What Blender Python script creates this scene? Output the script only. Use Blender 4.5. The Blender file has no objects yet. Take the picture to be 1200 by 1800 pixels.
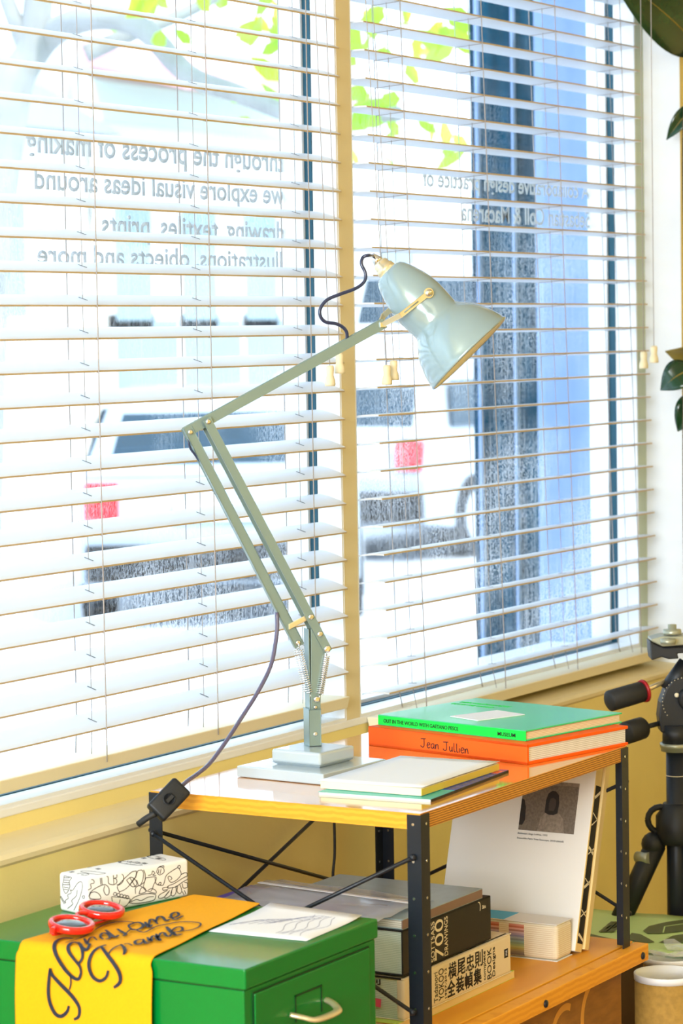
import bpy, bmesh, math, random
from mathutils import Vector, Matrix
random.seed(7)
S = bpy.context.scene
COL = S.collection
V = Vector
PI = math.pi

# ------------------------------------------------------------------ camera
FPX, YAW, PITCH, ROLL = 4802.86, .532848504, .0651244, .01585797
fw = V((math.cos(YAW)*math.cos(PITCH), math.sin(YAW)*math.cos(PITCH), -math.sin(PITCH)))
r0 = V((math.sin(YAW), -math.cos(YAW), 0)); d0 = fw.cross(r0)
rt = r0*math.cos(ROLL)+d0*math.sin(ROLL); dn = d0*math.cos(ROLL)-r0*math.sin(ROLL)
cam = bpy.data.cameras.new('camera'); co = bpy.data.objects.new('camera', cam); COL.objects.link(co)
co.matrix_world = Matrix(((rt.x, -dn.x, -fw.x, 0), (rt.y, -dn.y, -fw.y, 0), (rt.z, -dn.z, -fw.z, 0), (0, 0, 0, 1)))
cam.sensor_fit = 'VERTICAL'; cam.sensor_height = 36; cam.sensor_width = 24
cam.lens = FPX/1800*36; cam.clip_start = .05; cam.clip_end = 300
cam.dof.use_dof = True; cam.dof.focus_distance = 3.85; cam.dof.aperture_fstop = 9
S.camera = co

# ------------------------------------------------------------------ light, sky, exposure
S.view_settings.view_transform = 'Standard'; S.view_settings.look = 'None'
S.view_settings.exposure = 0.22; S.view_settings.gamma = 1; S.view_settings.use_curve_mapping = False
W = bpy.data.worlds.new('sky'); S.world = W; W.use_nodes = True
wn = W.node_tree.nodes; wl = W.node_tree.links; wn.clear()
bg = wn.new('ShaderNodeBackground'); wo = wn.new('ShaderNodeOutputWorld')
bg.inputs['Color'].default_value = (.66, .82, 1, 1); bg.inputs['Strength'].default_value = 2.7
wl.new(bg.outputs[0], wo.inputs[0])

def lamp_light(name, kind, loc, direction, energy, color, size=None, size_y=None):
    l = bpy.data.lights.new(name, kind); l.energy = energy; l.color = color
    if kind == 'AREA':
        l.shape = 'RECTANGLE'; l.size = size; l.size_y = size_y or size
    if kind == 'SUN': l.angle = math.radians(1.5)
    o = bpy.data.objects.new(name, l); COL.objects.link(o)
    o.location = loc; o.rotation_euler = V(direction).to_track_quat('-Z', 'Y').to_euler()
    return o
lamp_light('sun', 'SUN', (0, -10, 20), (.35, .6, -.75), 3.4, (1, .97, .9))
lamp_light('ceiling_fill', 'AREA', (1.2, -.2, 1.28), (.25, .35, -1), 9, (1, .86, .55), 1.6, 1.2)  # this and the next: unseen warm fill lamps, added to brighten the room side
lamp_light('ceiling_fill', 'AREA', (3.6, -.9, 1.28), (.1, .6, -1), 12, (1, .82, .45), 1.2, 1.0)
lamp_light('assumed_side_window_light', 'AREA', (-1.56, .9, .35), (1, .10, -.08), 180, (.90, .96, 1), 2.1, 1.6)  # unseen light for an assumed side window, added to brighten left-facing surfaces

# ------------------------------------------------------------------ pixel -> point helpers (layout measured from the photo)
def ray(x, y): return rt*(x-600)+dn*(y-900)+fw*FPX
def at_x(x, y, c): v = ray(x, y); return v*(c/v.x)
def at_y(x, y, c): v = ray(x, y); return v*(c/v.y)
def at_z(x, y, c): v = ray(x, y); return v*(c/v.z)
def at_d(x, y, d): return ray(x, y)*(d/FPX)

# ------------------------------------------------------------------ materials
def mat(name, col=(.8, .8, .8), rough=.5, metal=0, spec=.5, noise=0, nscale=30, bump=0, bscale=200, coat=0, trans=0, ior=1.45, stretch=None, col2=None, emis=None, alpha=None, sub=0):
    m = bpy.data.materials.new(name); m.use_nodes = True
    nt = m.node_tree; b = nt.nodes['Principled BSDF']
    b.inputs['Base Color'].default_value = (*col, 1); b.inputs['Roughness'].default_value = rough
    b.inputs['Metallic'].default_value = metal; b.inputs['Specular IOR Level'].default_value = spec
    b.inputs['Coat Weight'].default_value = coat; b.inputs['Coat Roughness'].default_value = .08
    b.inputs['Transmission Weight'].default_value = trans; b.inputs['IOR'].default_value = ior
    if alpha is not None: b.inputs['Alpha'].default_value = alpha
    tc = nt.nodes.new('ShaderNodeTexCoord'); mp = nt.nodes.new('ShaderNodeMapping')
    nt.links.new(tc.outputs['Object'], mp.inputs[0])
    if stretch: mp.inputs['Scale'].default_value = stretch
    if noise or col2:
        n = nt.nodes.new('ShaderNodeTexNoise'); n.inputs['Scale'].default_value = nscale; n.inputs['Detail'].default_value = 5
        nt.links.new(mp.outputs[0], n.inputs['Vector'])
        mx = nt.nodes.new('ShaderNodeMix'); mx.data_type = 'RGBA'
        c2 = col2 or tuple(max(0, c*(1-noise)) for c in col)
        mx.inputs['A'].default_value = (*col, 1); mx.inputs['B'].default_value = (*c2, 1)
        rp = nt.nodes.new('ShaderNodeMapRange'); rp.inputs['From Min'].default_value = .35; rp.inputs['From Max'].default_value = .65
        nt.links.new(n.outputs['Fac'], rp.inputs['Value']); nt.links.new(rp.outputs[0], mx.inputs['Factor'])
        nt.links.new(mx.outputs['Result'], b.inputs['Base Color'])
    if bump:
        n2 = nt.nodes.new('ShaderNodeTexNoise'); n2.inputs['Scale'].default_value = bscale; n2.inputs['Detail'].default_value = 3
        nt.links.new(mp.outputs[0], n2.inputs['Vector'])
        bp = nt.nodes.new('ShaderNodeBump'); bp.inputs['Strength'].default_value = bump; bp.inputs['Distance'].default_value = .001
        nt.links.new(n2.outputs['Fac'], bp.inputs['Height']); nt.links.new(bp.outputs[0], b.inputs['Normal'])
    return m

def layered(name, ca, cb, scale, rough=.5, axis='Z', dist=2.0, coat=0, lo=.3, hi=.7):
    """bands (plywood edge, page edges, grain) with a wave texture"""
    m = mat(name, ca, rough, coat=coat); nt = m.node_tree; b = nt.nodes['Principled BSDF']
    mp = [n for n in nt.nodes if n.type == 'MAPPING'][0]
    w = nt.nodes.new('ShaderNodeTexWave'); w.wave_type = 'BANDS'; w.bands_direction = axis
    w.inputs['Scale'].default_value = scale; w.inputs['Distortion'].default_value = dist; w.inputs['Detail'].default_value = 3
    w.inputs['Detail Scale'].default_value = 1.2
    nt.links.new(mp.outputs[0], w.inputs['Vector'])
    rp = nt.nodes.new('ShaderNodeMapRange'); rp.inputs['From Min'].default_value = lo; rp.inputs['From Max'].default_value = hi
    nt.links.new(w.outputs['Fac'], rp.inputs['Value'])
    mx = nt.nodes.new('ShaderNodeMix'); mx.data_type = 'RGBA'
    mx.inputs['A'].default_value = (*ca, 1); mx.inputs['B'].default_value = (*cb, 1)
    nt.links.new(rp.outputs[0], mx.inputs['Factor']); nt.links.new(mx.outputs['Result'], b.inputs['Base Color'])
    return m

M = {}
M['wall'] = mat('wall_paint', (.90, .75, .30), .75, noise=.05, nscale=6, bump=.25, bscale=120)
M['pier'] = mat('pier_paint', (.82, .70, .42), .6, noise=.04, nscale=8)
M['strip'] = mat('grey_green_strip_paint', (.55, .62, .46), .6)
M['whitepaint'] = mat('white_gloss_paint', (.90, .91, .92), .3, noise=.03, nscale=12)
M['ceil'] = mat('ceiling_paint', (.85, .82, .74), .9)
M['floor'] = layered('floor_boards', (.42, .26, .13), (.33, .19, .09), 3, .45, 'X', 3)
M['slat'] = mat('white_slat', (.80, .83, .88), .42, spec=.4)
M['edge'] = mat('slat_bottom_rail', (.90, .82, .60), .45)
M['cord'] = mat('blind_cord', (.42, .38, .36), .8)
M['slatshade'] = mat('slat_edge_shade', (.62, .48, .28), .5)  # backlit shade of the white slats' front edges, put into the colour
M['slot'] = mat('slot_dark', (.10, .12, .14), .8)
M['tassel'] = mat('tassel_wood', (.90, .78, .50), .45, noise=.1, nscale=60)
M['gasket'] = mat('teal_black_gasket', (.012, .085, .13), .5)
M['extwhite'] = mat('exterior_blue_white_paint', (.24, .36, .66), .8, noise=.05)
M['black'] = mat('black_powder_coat', (.010, .014, .022), .38, bump=.15, bscale=900)
M['blackp'] = mat('black_plastic', (.012, .014, .017), .45, bump=.2, bscale=700)
M['rubber'] = mat('black_rubber', (.02, .02, .02), .6)
M['screw'] = mat('zinc_screw', (.75, .75, .72), .25, metal=1)
M['chrome'] = mat('chrome', (.85, .86, .88), .12, metal=1)
M['brass'] = mat('pale_brass', (.86, .74, .48), .28, metal=.7)
M['lampgrey'] = mat('dove_grey_gloss', (.30, .41, .44), .17, coat=.8, metal=.15)
M['lampbase'] = mat('dove_grey_base', (.50, .57, .60), .18, coat=.6, metal=.1)
M['armgrey'] = mat('satin_grey_metal', (.24, .33, .32), .30, metal=.4)
M['shadein'] = mat('cream_enamel', (.97, .93, .80), .4)
M['bulb'] = mat('frosted_bulb', (.95, .95, .9), .3)
M['cable'] = mat('dark_cable', (.02, .03, .08), .28, coat=.5)
M['purplecable'] = mat('lamp_flex', (.10, .09, .16), .22, coat=.8)
M['topwood'] = layered('oiled_ply_top', (.86, .36, .06), (.76, .30, .04), 2.2, .10, 'Y', 5, coat=1)
M['plyedge'] = layered('plywood_edge', (.80, .36, .05), (.32, .13, .02), 105, .5, 'Z', 1.2)
M['plyend'] = layered('plywood_end', (.95, .42, .03), (.86, .34, .02), 40, .45, 'Z', 3)
M['shelfwood'] = layered('shelf_pine', (.92, .42, .03), (.84, .35, .02), 3, .4, 'Y', 4)
M['crate'] = mat('crate_wood', (.36, .15, .025), .6, noise=.25, nscale=25, stretch=(1, 1, 4), bump=.2)
M['crateink'] = mat('crate_pale_mark', (.72, .33, .05), .6)
M['green'] = mat('green_enamel', (.0, .20, .030), .30, coat=.45, spec=.2, bump=.06, bscale=500)
M['greendark'] = mat('green_gap', (.0, .035, .006), .5)
M['towel'] = mat('yellow_cotton', (.92, .42, .0), .9, noise=.06, nscale=300, bump=.4, bscale=1200)
M['ink'] = mat('navy_ink', (.012, .02, .045), .6)
M['vinylx'] = None
M['black_ink'] = mat('black_ink', (.01, .01, .01), .6)
M['paper'] = mat('white_paper', (.86, .87, .90), .55)
M['creampaper'] = mat('cream_paper', (.88, .78, .55), .6)
M['pencil'] = mat('pencil_line', (.25, .26, .36), .7)
M['red'] = mat('red_acetate', (.80, .018, .010), .12, coat=.8)
M['lens'] = mat('dark_lens', (.02, .035, .035), .04, coat=1, spec=.9)
M['boxwhite'] = mat('printed_card', (.88, .88, .88), .4)
M['orange'] = mat('orange_cloth', (1.0, .12, .0), .55, bump=.25, bscale=1500)
M['booktop'] = mat('green_cover', (.05, .62, .22), .28, coat=.2)
M['bookspine'] = mat('bright_green_cloth', (.0, .78, .06), .5, bump=.15, bscale=1500)
M['pagesA'] = layered('page_edges_cream', (.92, .80, .56), (.72, .55, .32), 150, .7, 'Z', 1.5)
M['pagesB'] = layered('page_edges_white', (.86, .83, .74), (.60, .56, .46), 120, .7, 'Z', 1.5)
M['pagesC'] = layered('page_edges_pale', (.76, .86, .78), (.50, .64, .55), 140, .7, 'Z', 1.5)
M['yellowedge'] = mat('yellow_edge', (.80, .58, .08), .6)
M['teal'] = mat('teal_cover', (.05, .50, .42), .35)
M['blueglossy'] = mat('blue_cover', (.02, .07, .42), .25, noise=.3, nscale=60)
M['redcover'] = mat('red_patch', (.75, .10, .04), .3)
M['blackbook'] = mat('black_book', (.012, .012, .014), .45)
M['lime'] = mat('lime_cover', (.62, .80, .12), .5)
M['yokoo'] = mat('beige_paper_cover', (.82, .70, .48), .55)
M['greybook'] = mat('grey_blue_cover', (.36, .47, .50), .3, noise=.12, nscale=50)
M['brownspine'] = mat('mauve_brown_spine', (.26, .17, .14), .6)
M['clear'] = mat('clear_sleeve', (.75, .80, .88), .12, alpha=.45)
M['purple'] = mat('purple_folder', (.10, .05, .60), .4)
M['bluesheet'] = mat('pale_blue_sheet', (.45, .62, .95), .45)
M['pink'] = mat('pink_mark', (.90, .10, .22), .6)
M['darkred'] = mat('dark_red_line', (.30, .02, .03), .6)
M['cyan'] = mat('cyan_label', (.0, .42, .72), .4)
M['swpaper'] = layered('swatch_leaves', (.92, .84, .66), (.78, .66, .46), 110, .7, 'Z', .8)
M['covwhite'] = mat('white_cover', (.84, .83, .80), .42)
M['creamboard'] = mat('cream_board', (.86, .66, .30), .6)
M['photobg'] = mat('photo_grey', (.20, .165, .13), .5, noise=.3, nscale=300)
M['photodark'] = mat('photo_dark', (.02, .017, .015), .5)
M['photomid'] = mat('photo_mid', (.30, .25, .20), .5, noise=.35, nscale=200)
M['photoface'] = mat('photo_face', (.06, .045, .038), .5)
M['kraft'] = mat('kraft_card', (.50, .29, .06), .75, noise=.2, nscale=120)
M['lid'] = mat('white_plastic_lid', (.93, .94, .96), .35)
M['cello'] = mat('cellophane', (.95, .95, .9), .05, alpha=.22, coat=1)
M['paleposter'] = mat('pale_green_print', (.60, .78, .30), .5)
M['olivedark'] = mat('dark_olive_ink', (.13, .15, .06), .6)
M['brownbox'] = mat('brown_carton', (.35, .24, .12), .8)
M['leaf'] = mat('rubber_leaf', (.012, .06, .018), .22, coat=.5, noise=.5, nscale=20)
M['leafback'] = mat('rubber_leaf_underside', (.30, .20, .02), .4, noise=.3, nscale=20)
M['stem'] = mat('plant_stem', (.12, .08, .03), .7)
M['terracotta'] = mat('terracotta', (.50, .20, .09), .8)
M['soil'] = mat('soil', (.05, .03, .02), .95)
M['redplastic'] = mat('red_ring', (.38, .01, .015), .4)
M['khaki'] = mat('worn_grey_metal', (.42, .44, .34), .35, metal=.5)
# outside
M['asphalt'] = mat('pale_road', (.62, .63, .66), .8, noise=.08, nscale=2)
M['paving'] = mat('pale_paving', (.68, .68, .68), .8, noise=.06, nscale=4)
M['render'] = mat('cream_render', (.80, .78, .70), .8, noise=.05, nscale=1)
M['rose'] = mat('rose_awning', (.80, .42, .45), .8)
M['mint'] = mat('mint_fascia', (.60, .78, .68), .7)
M['roof'] = mat('slate_roof', (.30, .34, .46), .7)
M['winglass'] = mat('house_window', (.30, .42, .48), .2)
M['winframe'] = mat('house_window_frame', (.88, .88, .88), .6)
M['dteal'] = mat('dark_teal_paint', (.0, .06, .12), .9, spec=.0, noise=.6, nscale=30, stretch=(1, 1, .1))
M['bark'] = mat('pale_bark', (.42, .42, .42), .85, noise=.2, nscale=8)
M['treeleaf'] = mat('fresh_leaf', (.42, .85, .02), .5)
M['shrub'] = mat('shrub_leaf', (.16, .34, .14), .6)
M['carw'] = mat('car_white', (.80, .82, .85), .25, coat=.5)
M['carb'] = mat('car_blue_grey', (.42, .50, .60), .3, coat=.5)
M['carg'] = mat('car_silver', (.52, .58, .66), .3, coat=.5)
M['carglass'] = mat('car_glass', (.02, .05, .08), .1)
M['tail'] = mat('tail_light_red', (.85, .02, .03), .2)
M['plate'] = mat('yellow_plate', (.90, .65, .05), .5)
M['tyre'] = mat('tyre', (.02, .02, .022), .8)

def glass_mat(name):
    m = bpy.data.materials.new(name); m.use_nodes = True; nt = m.node_tree; nt.nodes.clear()
    N = nt.nodes.new; L = nt.links.new
    out = N('ShaderNodeOutputMaterial'); tr = N('ShaderNodeBsdfTransparent'); gl = N('ShaderNodeBsdfGlossy')
    tr.inputs[0].default_value = (.96, .98, .98, 1); gl.inputs['Roughness'].default_value = .02
    df = N('ShaderNodeBsdfDiffuse'); df.inputs[0].default_value = (.95, .96, 1, 1)
    tl = N('ShaderNodeBsdfTranslucent'); tl.inputs[0].default_value = (.95, .97, 1, 1)
    ad = N('ShaderNodeMixShader'); ad.inputs[0].default_value = .6; L(df.outputs[0], ad.inputs[1]); L(tl.outputs[0], ad.inputs[2])
    tc = N('ShaderNodeTexCoord'); mp = N('ShaderNodeMapping'); mp.inputs['Scale'].default_value = (1, 1, .55)
    L(tc.outputs['Object'], mp.inputs[0])
    n1 = N('ShaderNodeTexNoise'); n1.inputs['Scale'].default_value = 380; n1.inputs['Detail'].default_value = 2; L(mp.outputs[0], n1.inputs['Vector'])
    mp2 = N('ShaderNodeMapping'); mp2.inputs['Scale'].default_value = (1, 1, .04); L(tc.outputs['Object'], mp2.inputs[0])
    n3 = N('ShaderNodeTexNoise'); n3.inputs['Scale'].default_value = 230; n3.inputs['Detail'].default_value = 2; L(mp2.outputs[0], n3.inputs['Vector'])
    n2 = N('ShaderNodeTexNoise'); n2.inputs['Scale'].default_value = 3.5; L(tc.outputs['Object'], n2.inputs['Vector'])
    r1 = N('ShaderNodeMapRange'); r1.inputs['From Min'].default_value = .5; r1.inputs['From Max'].default_value = .58; L(n1.outputs['Fac'], r1.inputs['Value'])
    r3 = N('ShaderNodeMapRange'); r3.inputs['From Min'].default_value = .52; r3.inputs['From Max'].default_value = .68; L(n3.outputs['Fac'], r3.inputs['Value'])
    r2 = N('ShaderNodeMapRange'); r2.inputs['From Min'].default_value = .35; r2.inputs['From Max'].default_value = .65; L(n2.outputs['Fac'], r2.inputs['Value'])
    sp = N('ShaderNodeSeparateXYZ'); L(tc.outputs['Object'], sp.inputs[0])
    rz = N('ShaderNodeMapRange'); rz.inputs['From Min'].default_value = 1.05; rz.inputs['From Max'].default_value = .35; rz.inputs['To Min'].default_value = .14; rz.inputs['To Max'].default_value = 1.0
    L(sp.outputs['Z'], rz.inputs['Value'])
    mxx = N('ShaderNodeMath'); mxx.operation = 'MAXIMUM'; L(r1.outputs[0], mxx.inputs[0]); L(r3.outputs[0], mxx.inputs[1])
    m1 = N('ShaderNodeMath'); m1.operation = 'MULTIPLY'; L(mxx.outputs[0], m1.inputs[0]); L(r2.outputs[0], m1.inputs[1])
    m2 = N('ShaderNodeMath'); m2.operation = 'MULTIPLY'; L(m1.outputs[0], m2.inputs[0]); L(rz.outputs[0], m2.inputs[1])
    m3 = N('ShaderNodeMath'); m3.operation = 'MULTIPLY_ADD'; m3.inputs[1].default_value = .42; m3.inputs[2].default_value = .004; L(m2.outputs[0], m3.inputs[0])
    mx = N('ShaderNodeMixShader'); L(m3.outputs[0], mx.inputs[0]); L(tr.outputs[0], mx.inputs[1]); L(ad.outputs[0], mx.inputs[2])
    mg = N('ShaderNodeMixShader'); mg.inputs[0].default_value = .015; L(mx.outputs[0], mg.inputs[1]); L(gl.outputs[0], mg.inputs[2])
    L(mg.outputs[0], out.inputs[0])
    return m
M['glass'] = glass_mat('window_glass_with_condensation')
M['vinyl'] = mat('white_vinyl', (.75, .78, .82), .6)

# ------------------------------------------------------------------ mesh helpers
class MB:
    def __init__(s): s.bm = bmesh.new(); s.mi = 0
    def _face(s, vs):
        try: f = s.bm.faces.new(vs); f.material_index = s.mi; return f
        except ValueError: return None
    def box(s, lo, hi, M4=None):
        x0, y0, z0 = lo; x1, y1, z1 = hi
        c = [(x0,y0,z0),(x1,y0,z0),(x1,y1,z0),(x0,y1,z0),(x0,y0,z1),(x1,y0,z1),(x1,y1,z1),(x0,y1,z1)]
        return s.hexa(c, M4)
    def hexa(s, c, M4=None):
        vs = [s.bm.verts.new(M4 @ V(p) if M4 else V(p)) for p in c]
        for q in ((0,3,2,1),(4,5,6,7),(0,1,5,4),(1,2,6,5),(2,3,7,6),(3,0,4,7)): s._face([vs[i] for i in q])
        return s
    def obox(s, o, u, v, w):
        o, u, v, w = V(o), V(u), V(v), V(w)
        return s.hexa([o, o+u, o+u+v, o+v, o+w, o+u+w, o+u+v+w, o+v+w])
    def rbox(s, o, u, v, w, r=.002, seg=3):
        """box with rounded edges, one corner o, edge vectors u v w"""
        o, u, v, w = V(o), V(u), V(v), V(w); b = bmesh.new()
        bmesh.ops.create_cube(b, size=1)
        T = Matrix.Identity(4); T.col[0][:3] = u; T.col[1][:3] = v; T.col[2][:3] = w; T.col[3][:3] = o+(u+v+w)/2
        b.transform(T); bmesh.ops.bevel(b, geom=b.edges[:]+b.verts[:], offset=r, segments=seg, affect='EDGES', profile=.5, clamp_overlap=True)
        s.merge(b); return s
    def merge(s, b, M4=None):
        mp = {}
        for v in b.verts: mp[v] = s.bm.verts.new(M4 @ v.co if M4 else v.co)
        for f in b.faces:
            g = s._face([mp[v] for v in f.verts])
            if g: g.smooth = f.smooth
        b.free()
    def tube(s, pts, r, n=8, caps=True, radii=None, squash=None):
        pts = [V(p) for p in pts]; rings = []; up = None
        for i, p in enumerate(pts):
            t = (pts[min(i+1, len(pts)-1)]-pts[max(i-1, 0)]).normalized()
            if up is None:
                up = V((0, 0, 1)) if abs(t.z) < .9 else V((1, 0, 0))
            a = (up-t*up.dot(t)).normalized(); b = t.cross(a); up = a
            R = radii[i] if radii else r
            rings.append([s.bm.verts.new(p+a*R*math.cos(2*PI*k/n)+b*R*(squash or 1)*math.sin(2*PI*k/n)) for k in range(n)])
        for i in range(len(rings)-1):
            for k in range(n):
                f = s._face([rings[i][k], rings[i][(k+1) % n], rings[i+1][(k+1) % n], rings[i+1][k]])
                if f: f.smooth = True
        if caps: s._face(rings[0][::-1]); s._face(rings[-1])
        return s
    def lathe(s, prof, o, axis, n=32, smooth=True, cap=True):
        """prof: list of (t along axis, radius)"""
        o = V(o); ax = V(axis).normalized(); a = ax.orthogonal().normalized(); b = ax.cross(a); rings = []
        for t, R in prof:
            rings.append([s.bm.verts.new(o+ax*t+(a*math.cos(2*PI*k/n)+b*math.sin(2*PI*k/n))*max(R, 1e-5)) for k in range(n)])
        for i in range(len(rings)-1):
            for k in range(n):
                f = s._face([rings[i][k], rings[i][(k+1) % n], rings[i+1][(k+1) % n], rings[i+1][k]])
                if f: f.smooth = smooth
        if cap: s._face(rings[0][::-1]); s._face(rings[-1])
        return s
    def prism(s, poly, w):
        """polygon (list of points) extruded by vector w"""
        w = V(w); a = [s.bm.verts.new(V(p)) for p in poly]; b = [s.bm.verts.new(V(p)+w) for p in poly]
        s._face(a[::-1]); s._face(b); n = len(a)
        for i in range(n): s._face([a[i], a[(i+1) % n], b[(i+1) % n], b[i]])
        return s
    def grid(s, P, smooth=True):
        vs = [[s.bm.verts.new(V(p)) for p in row] for row in P]
        for i in range(len(vs)-1):
            for j in range(len(vs[0])-1):
                f = s._face([vs[i][j], vs[i+1][j], vs[i+1][j+1], vs[i][j+1]])
                if f: f.smooth = smooth
        return s
    def ball(s, c, r, seg=16, sc=(1, 1, 1)):
        b = bmesh.new(); bmesh.ops.create_uvsphere(b, u_segments=seg, v_segments=seg//2, radius=r)
        for f in b.faces: f.smooth = True
        s.merge(b, Matrix.Translation(V(c)) @ Matrix.Diagonal((*sc, 1))); return s
    def ribbon(s, pts, nrm, w, h=.0003, taper=True, widths=None):
        """thick flat stroke lying on a surface with normal(s) nrm"""
        pts = [V(p) for p in pts]; n = len(pts); L = []; 
        for i, p in enumerate(pts):
            t = (pts[min(i+1, n-1)]-pts[max(i-1, 0)]); t = t.normalized() if t.length > 0 else V((1, 0, 0))
            N = V(nrm[i]) if isinstance(nrm, list) else V(nrm)
            side = N.cross(t).normalized(); ww = (widths[i] if widths else w)/2
            L.append([s.bm.verts.new(q) for q in (p+side*ww, p-side*ww, p-side*ww+N*h, p+side*ww+N*h)])
        for i in range(n-1):
            for k in range(4): s._face([L[i][k], L[i][(k+1) % 4], L[i+1][(k+1) % 4], L[i+1][k]])
        s._face(L[0][::-1]); s._face(L[-1]); return s

ORG = {}
def tag(o, label=None, cat=None, group=None, kind=None):
    if label: o['label'] = label
    if cat: o['category'] = cat
    if group: o['group'] = group
    if kind: o['kind'] = kind
    return o
def obj(name, mb, mats, parent=None, label=None, cat=None, group=None, kind=None, bevel=0, subd=0, solid=0):
    me = bpy.data.meshes.new(name); bm = mb.bm
    bmesh.ops.recalc_face_normals(bm, faces=bm.faces[:])
    xs = [v.co.x for v in bm.verts]; ys = [v.co.y for v in bm.verts]; zs = [v.co.z for v in bm.verts]
    c = V(((min(xs)+max(xs))/2, (min(ys)+max(ys))/2, min(zs)))
    bmesh.ops.translate(bm, vec=-c, verts=bm.verts[:])
    bm.to_mesh(me); bm.free()
    for m in (mats if isinstance(mats, (list, tuple)) else [mats]): me.materials.append(M[m] if isinstance(m, str) else m)
    o = bpy.data.objects.new(name, me); COL.objects.link(o)
    if parent: o.parent = parent
    o.location = c-(ORG[parent] if parent else V((0, 0, 0)))
    ORG[o] = c
    if bevel:
        b = o.modifiers.new('bevel', 'BEVEL'); b.width = bevel; b.segments = 2; b.limit_method = 'ANGLE'
    if solid:
        b = o.modifiers.new('solid', 'SOLIDIFY'); b.thickness = solid; b.offset = -1
    if subd:
        b = o.modifiers.new('sub', 'SUBSURF'); b.levels = subd; b.render_levels = subd
    return tag(o, label, cat, group, kind)
def thing(name, loc, label, cat, group=None, kind=None):
    o = bpy.data.objects.new(name, None); COL.objects.link(o); o.location = V(loc); o.empty_display_size = .05
    ORG[o] = V(loc); return tag(o, label, cat, group, kind)
def spline(pts, k=6):
    pts = [V(p) for p in pts]; out = []
    P = [pts[0]*2-pts[1]]+pts+[pts[-1]*2-pts[-2]]
    for i in range(1, len(P)-2):
        for j in range(k):
            t = j/k; a, b, c, d = P[i-1], P[i], P[i+1], P[i+2]
            out.append(.5*((2*b)+(-a+c)*t+(2*a-5*b+4*c-d)*t*t+(-a+3*b-3*c+d)*t**3))
    out.append(pts[-1]); return out
def text_bm(mb, s, o, xd, yd, w=None, h=None, size=.01, ext=.0003, align='LEFT', shear=0, spacing=1.0, bold=0):
    cu = bpy.data.curves.new('t', 'FONT'); cu.body = s; cu.size = 1; cu.extrude = 0; cu.resolution_u = 3; cu.shear = shear
    cu.space_character = spacing; cu.offset = bold
    t = bpy.data.objects.new('t', cu); COL.objects.link(t)
    bpy.context.view_layer.update()
    me = bpy.data.meshes.new_from_object(t.evaluated_get(bpy.context.evaluated_depsgraph_get()))
    bpy.data.objects.remove(t); bpy.data.curves.remove(cu)
    if not me.vertices: return
    x0 = min(v.co.x for v in me.vertices); x1 = max(v.co.x for v in me.vertices)
    y0 = min(v.co.y for v in me.vertices); y1 = max(v.co.y for v in me.vertices)
    sx = w/(x1-x0) if w else size; sy = h/(y1-y0) if h else (size if not w else (sx if not h else 1))
    xd = V(xd).normalized(); yd = V(yd).normalized(); nn = xd.cross(yd)
    b = bmesh.new(); b.from_mesh(me); bpy.data.meshes.remove(me)
    r = bmesh.ops.extrude_face_region(b, geom=b.faces[:])
    up = [e for e in r['geom'] if isinstance(e, bmesh.types.BMVert)]; ups = set(up)
    for v in b.verts:
        z = ext if v in ups else 0
        v.co = V(o)+xd*((v.co.x-x0)*sx)+yd*((v.co.y-(y0 if h else 0))*sy)+nn*z
    mb.merge(b)

# ================================================================== STRUCTURE
WF, WL = 2.165, 2.09          # window-wall face and projecting lower-wall face
SILL, FL, CE = -.607, -1.35, 1.35
def st(name, mb, m, **k): return obj(name, mb, m, kind='structure', **k)
b = MB(); b.box((-1.6, -2.6, FL-.1), (6.4, WL, FL)); st('floor', b, 'floor')
b = MB(); b.box((-1.6, -2.6, CE), (6.4, 2.36, CE+.2)); st('ceiling', b, 'ceil')
b = MB(); b.box((-1.7, -2.7, FL), (6.4, -2.6, CE)); st('wall_back', b, 'wall')
b = MB(); b.box((-1.7, -2.6, FL), (-1.6, -.2, CE)); b.box((-1.7, 2.0, FL), (-1.6, 2.36, CE)); b.box((-1.7, -.2, FL), (-1.6, 2.0, -.5)); b.box((-1.7, -.2, 1.2), (-1.6, 2.0, CE)); st('wall_left', b, 'wall')  # unseen wall; its opening is assumed, added for the cool side light
b = MB(); b.box((6.3, -2.6, FL), (6.4, 2.36, CE)); st('wall_right', b, 'wall')
b = MB()
b.box((-1.6, WL, FL), (6.3, 2.36, -.648))
b.box((-1.6, WF, -.648), (4.8304, 2.36, SILL-.012))
b.box((-1.6, WF, SILL-.012), (1.9, 2.36, CE)); b.box((1.9, WF, 1.0), (4.8304, 2.36, CE))
st('wall_window', b, 'wall')
b = MB(); b.box((4.7935, WF, SILL-.012), (4.8304, 2.255, 1.0)); st('trim_5', b, 'strip')
b = MB(); b.box((4.8304, WL, -.648), (6.3, 2.36, CE)); o = st('wall_window_right', b, ['wall', 'whitepaint'])
for p in o.data.polygons:
    if p.normal.x < -.9: p.material_index = 1
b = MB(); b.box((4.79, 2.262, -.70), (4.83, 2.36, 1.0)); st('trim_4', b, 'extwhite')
# sloping rounded ledge where the lower wall steps out
b = MB(); prof = [(WF, -.6400), (WF-.02, -.6405), (WL+.012, -.6435), (WL+.003, -.6455), (WL-.003, -.650), (WL-.003, -.656), (WL, -.660), (WF, -.660)]
b.prism([(-1.6, y, z) for y, z in prof], (6.4304, 0, 0)); st('trim_1', b, 'pier')
b = MB(); b.box((1.9, WF-.002, SILL-.012), (4.7935, 2.36, SILL)); st('trim_2', b, 'whitepaint', bevel=.002)
b = MB(); b.box((3.6766, WF, SILL), (3.7189, 2.262, 1.0)); o = st('trim_3', b, ['pier', 'whitepaint'])
for p in o.data.polygons:
    if abs(p.normal.x) > .9: p.material_index = 1

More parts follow.
